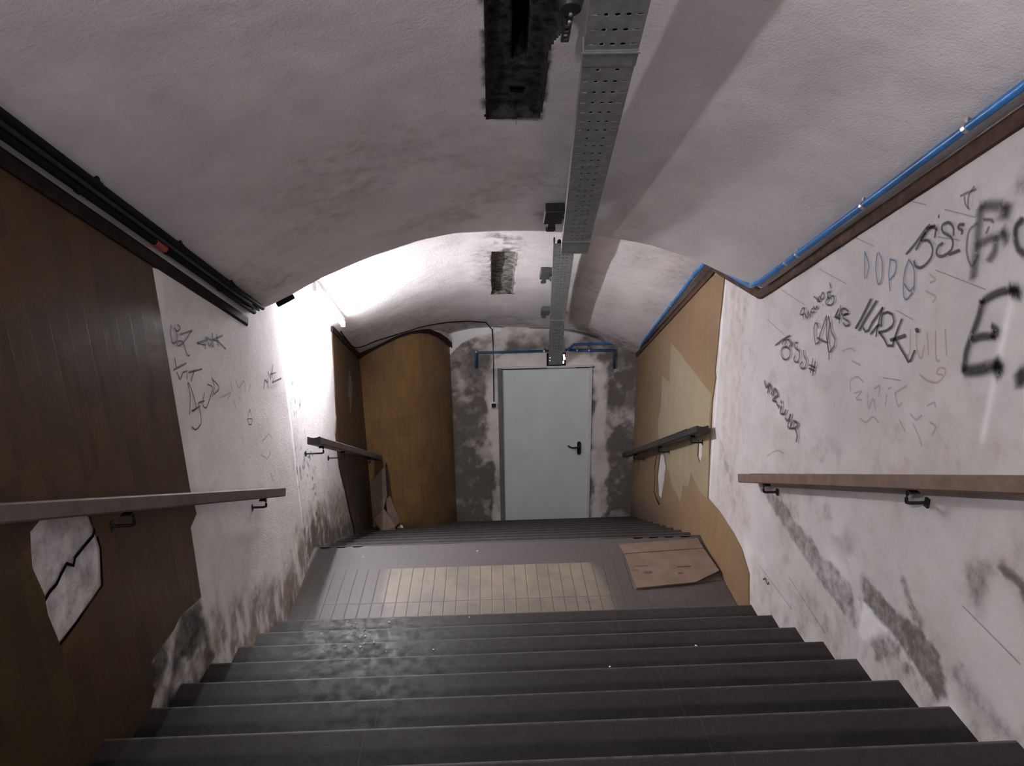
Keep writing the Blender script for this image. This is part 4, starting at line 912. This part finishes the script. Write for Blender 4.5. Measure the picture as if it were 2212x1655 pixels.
graffiti(wr, 'tiny black doodle low on the wall beside the tan tiles', [[(1651, 1252), (1656, 1250), (1658, 1256), (1661, 1262), (1664, 1258)]], 'thin', .010)
graffiti(wr, 'long pencil lines low on the wall parallel to the stairs', [[(1643, 1222), (1714, 1317)], [(1706, 1245), (1786, 1368)], [(2084, 1309), (2209, 1435)]], 'pencil', .005, smooth=False)
kl = dict(org=(0, 700), sc=2.7587)
graffiti(wl, 'black marker tag beside the tile edge, topmost on the left wall', [[(990, 10), (985, 60), (1000, 115), (1025, 95), (1020, 40)], [(1030, 5), (1045, 25), (1025, 45), (1010, 25)], [(1045, 65), (1115, 40)], [(1115, 40), (1065, 110), (1030, 130), (1030, 105), (1060, 110), (1085, 180), (1100, 190)]], 'thin', .008, **kl)
graffiti(wl, 'small jagged black tag on the left wall', [[(1210, 95), (1150, 115), (1200, 125), (1195, 145)], [(1220, 130), (1200, 80), (1240, 100), (1225, 130)], [(1240, 60), (1245, 135)], [(1300, 70), (1245, 95), (1270, 100), (1320, 150)], [(1265, 65), (1275, 130)]], 'black', .009, smooth=False, **kl)
graffiti(wl, 'faint black marker signs under the topmost tag', [[(1010, 205), (1020, 260)], [(1005, 275), (1080, 235)], [(1045, 330), (1060, 290), (1085, 280), (1085, 330)], [(1110, 340), (1130, 275)], [(1095, 290), (1175, 270)], [(1025, 290), (1040, 330)]], 'thin', .008, smooth=False, **kl)
graffiti(wl, 'large thin signature in black marker on the left wall', [[(1100, 540), (1105, 440), (1090, 350), (1115, 400), (1140, 500), (1115, 520), (1165, 490)], [(1190, 460), (1155, 475), (1165, 520), (1170, 590), (1140, 630), (1115, 615)], [(1190, 410), (1180, 480), (1200, 500), (1215, 470)], [(1210, 360), (1240, 380), (1225, 440), (1215, 470)], [(1235, 320), (1250, 370), (1240, 430)], [(1240, 330), (1280, 380), (1250, 420)]], 'thin', .007, **kl)
graffiti(wl, 'pale rubbed red writing right of the signature', [[(1285, 440), (1310, 430), (1350, 410), (1330, 450)], [(1350, 350), (1360, 400)], [(1380, 340), (1400, 380), (1430, 340), (1440, 400)], [(1470, 360), (1460, 400)], [(1370, 450), (1380, 500)], [(1400, 430), (1410, 460)]], 'faint', .011, **kl)
graffiti(wl, 'small triangle and loop doodle on the left wall', [[(1465, 510), (1450, 565), (1480, 565), (1465, 510)], [(1452, 570), (1460, 600), (1475, 600), (1480, 570)]], 'thin', .007, smooth=False, **kl)
graffiti(wl, 'short black marker tag nearest the lamp', [[(1550, 385), (1555, 335), (1575, 350), (1575, 380)], [(1575, 285), (1590, 330), (1605, 240), (1600, 320)], [(1590, 300), (1625, 290), (1600, 350), (1655, 325)]], 'thin', .011, smooth=False, **kl)
graffiti(wl, 'faint grey zigzag low on the left wall', [[(1540, 700), (1580, 655), (1600, 680)], [(1530, 780), (1575, 805), (1590, 770)], [(1590, 890), (1610, 940)]], 'faint', .011, smooth=False, **kl)
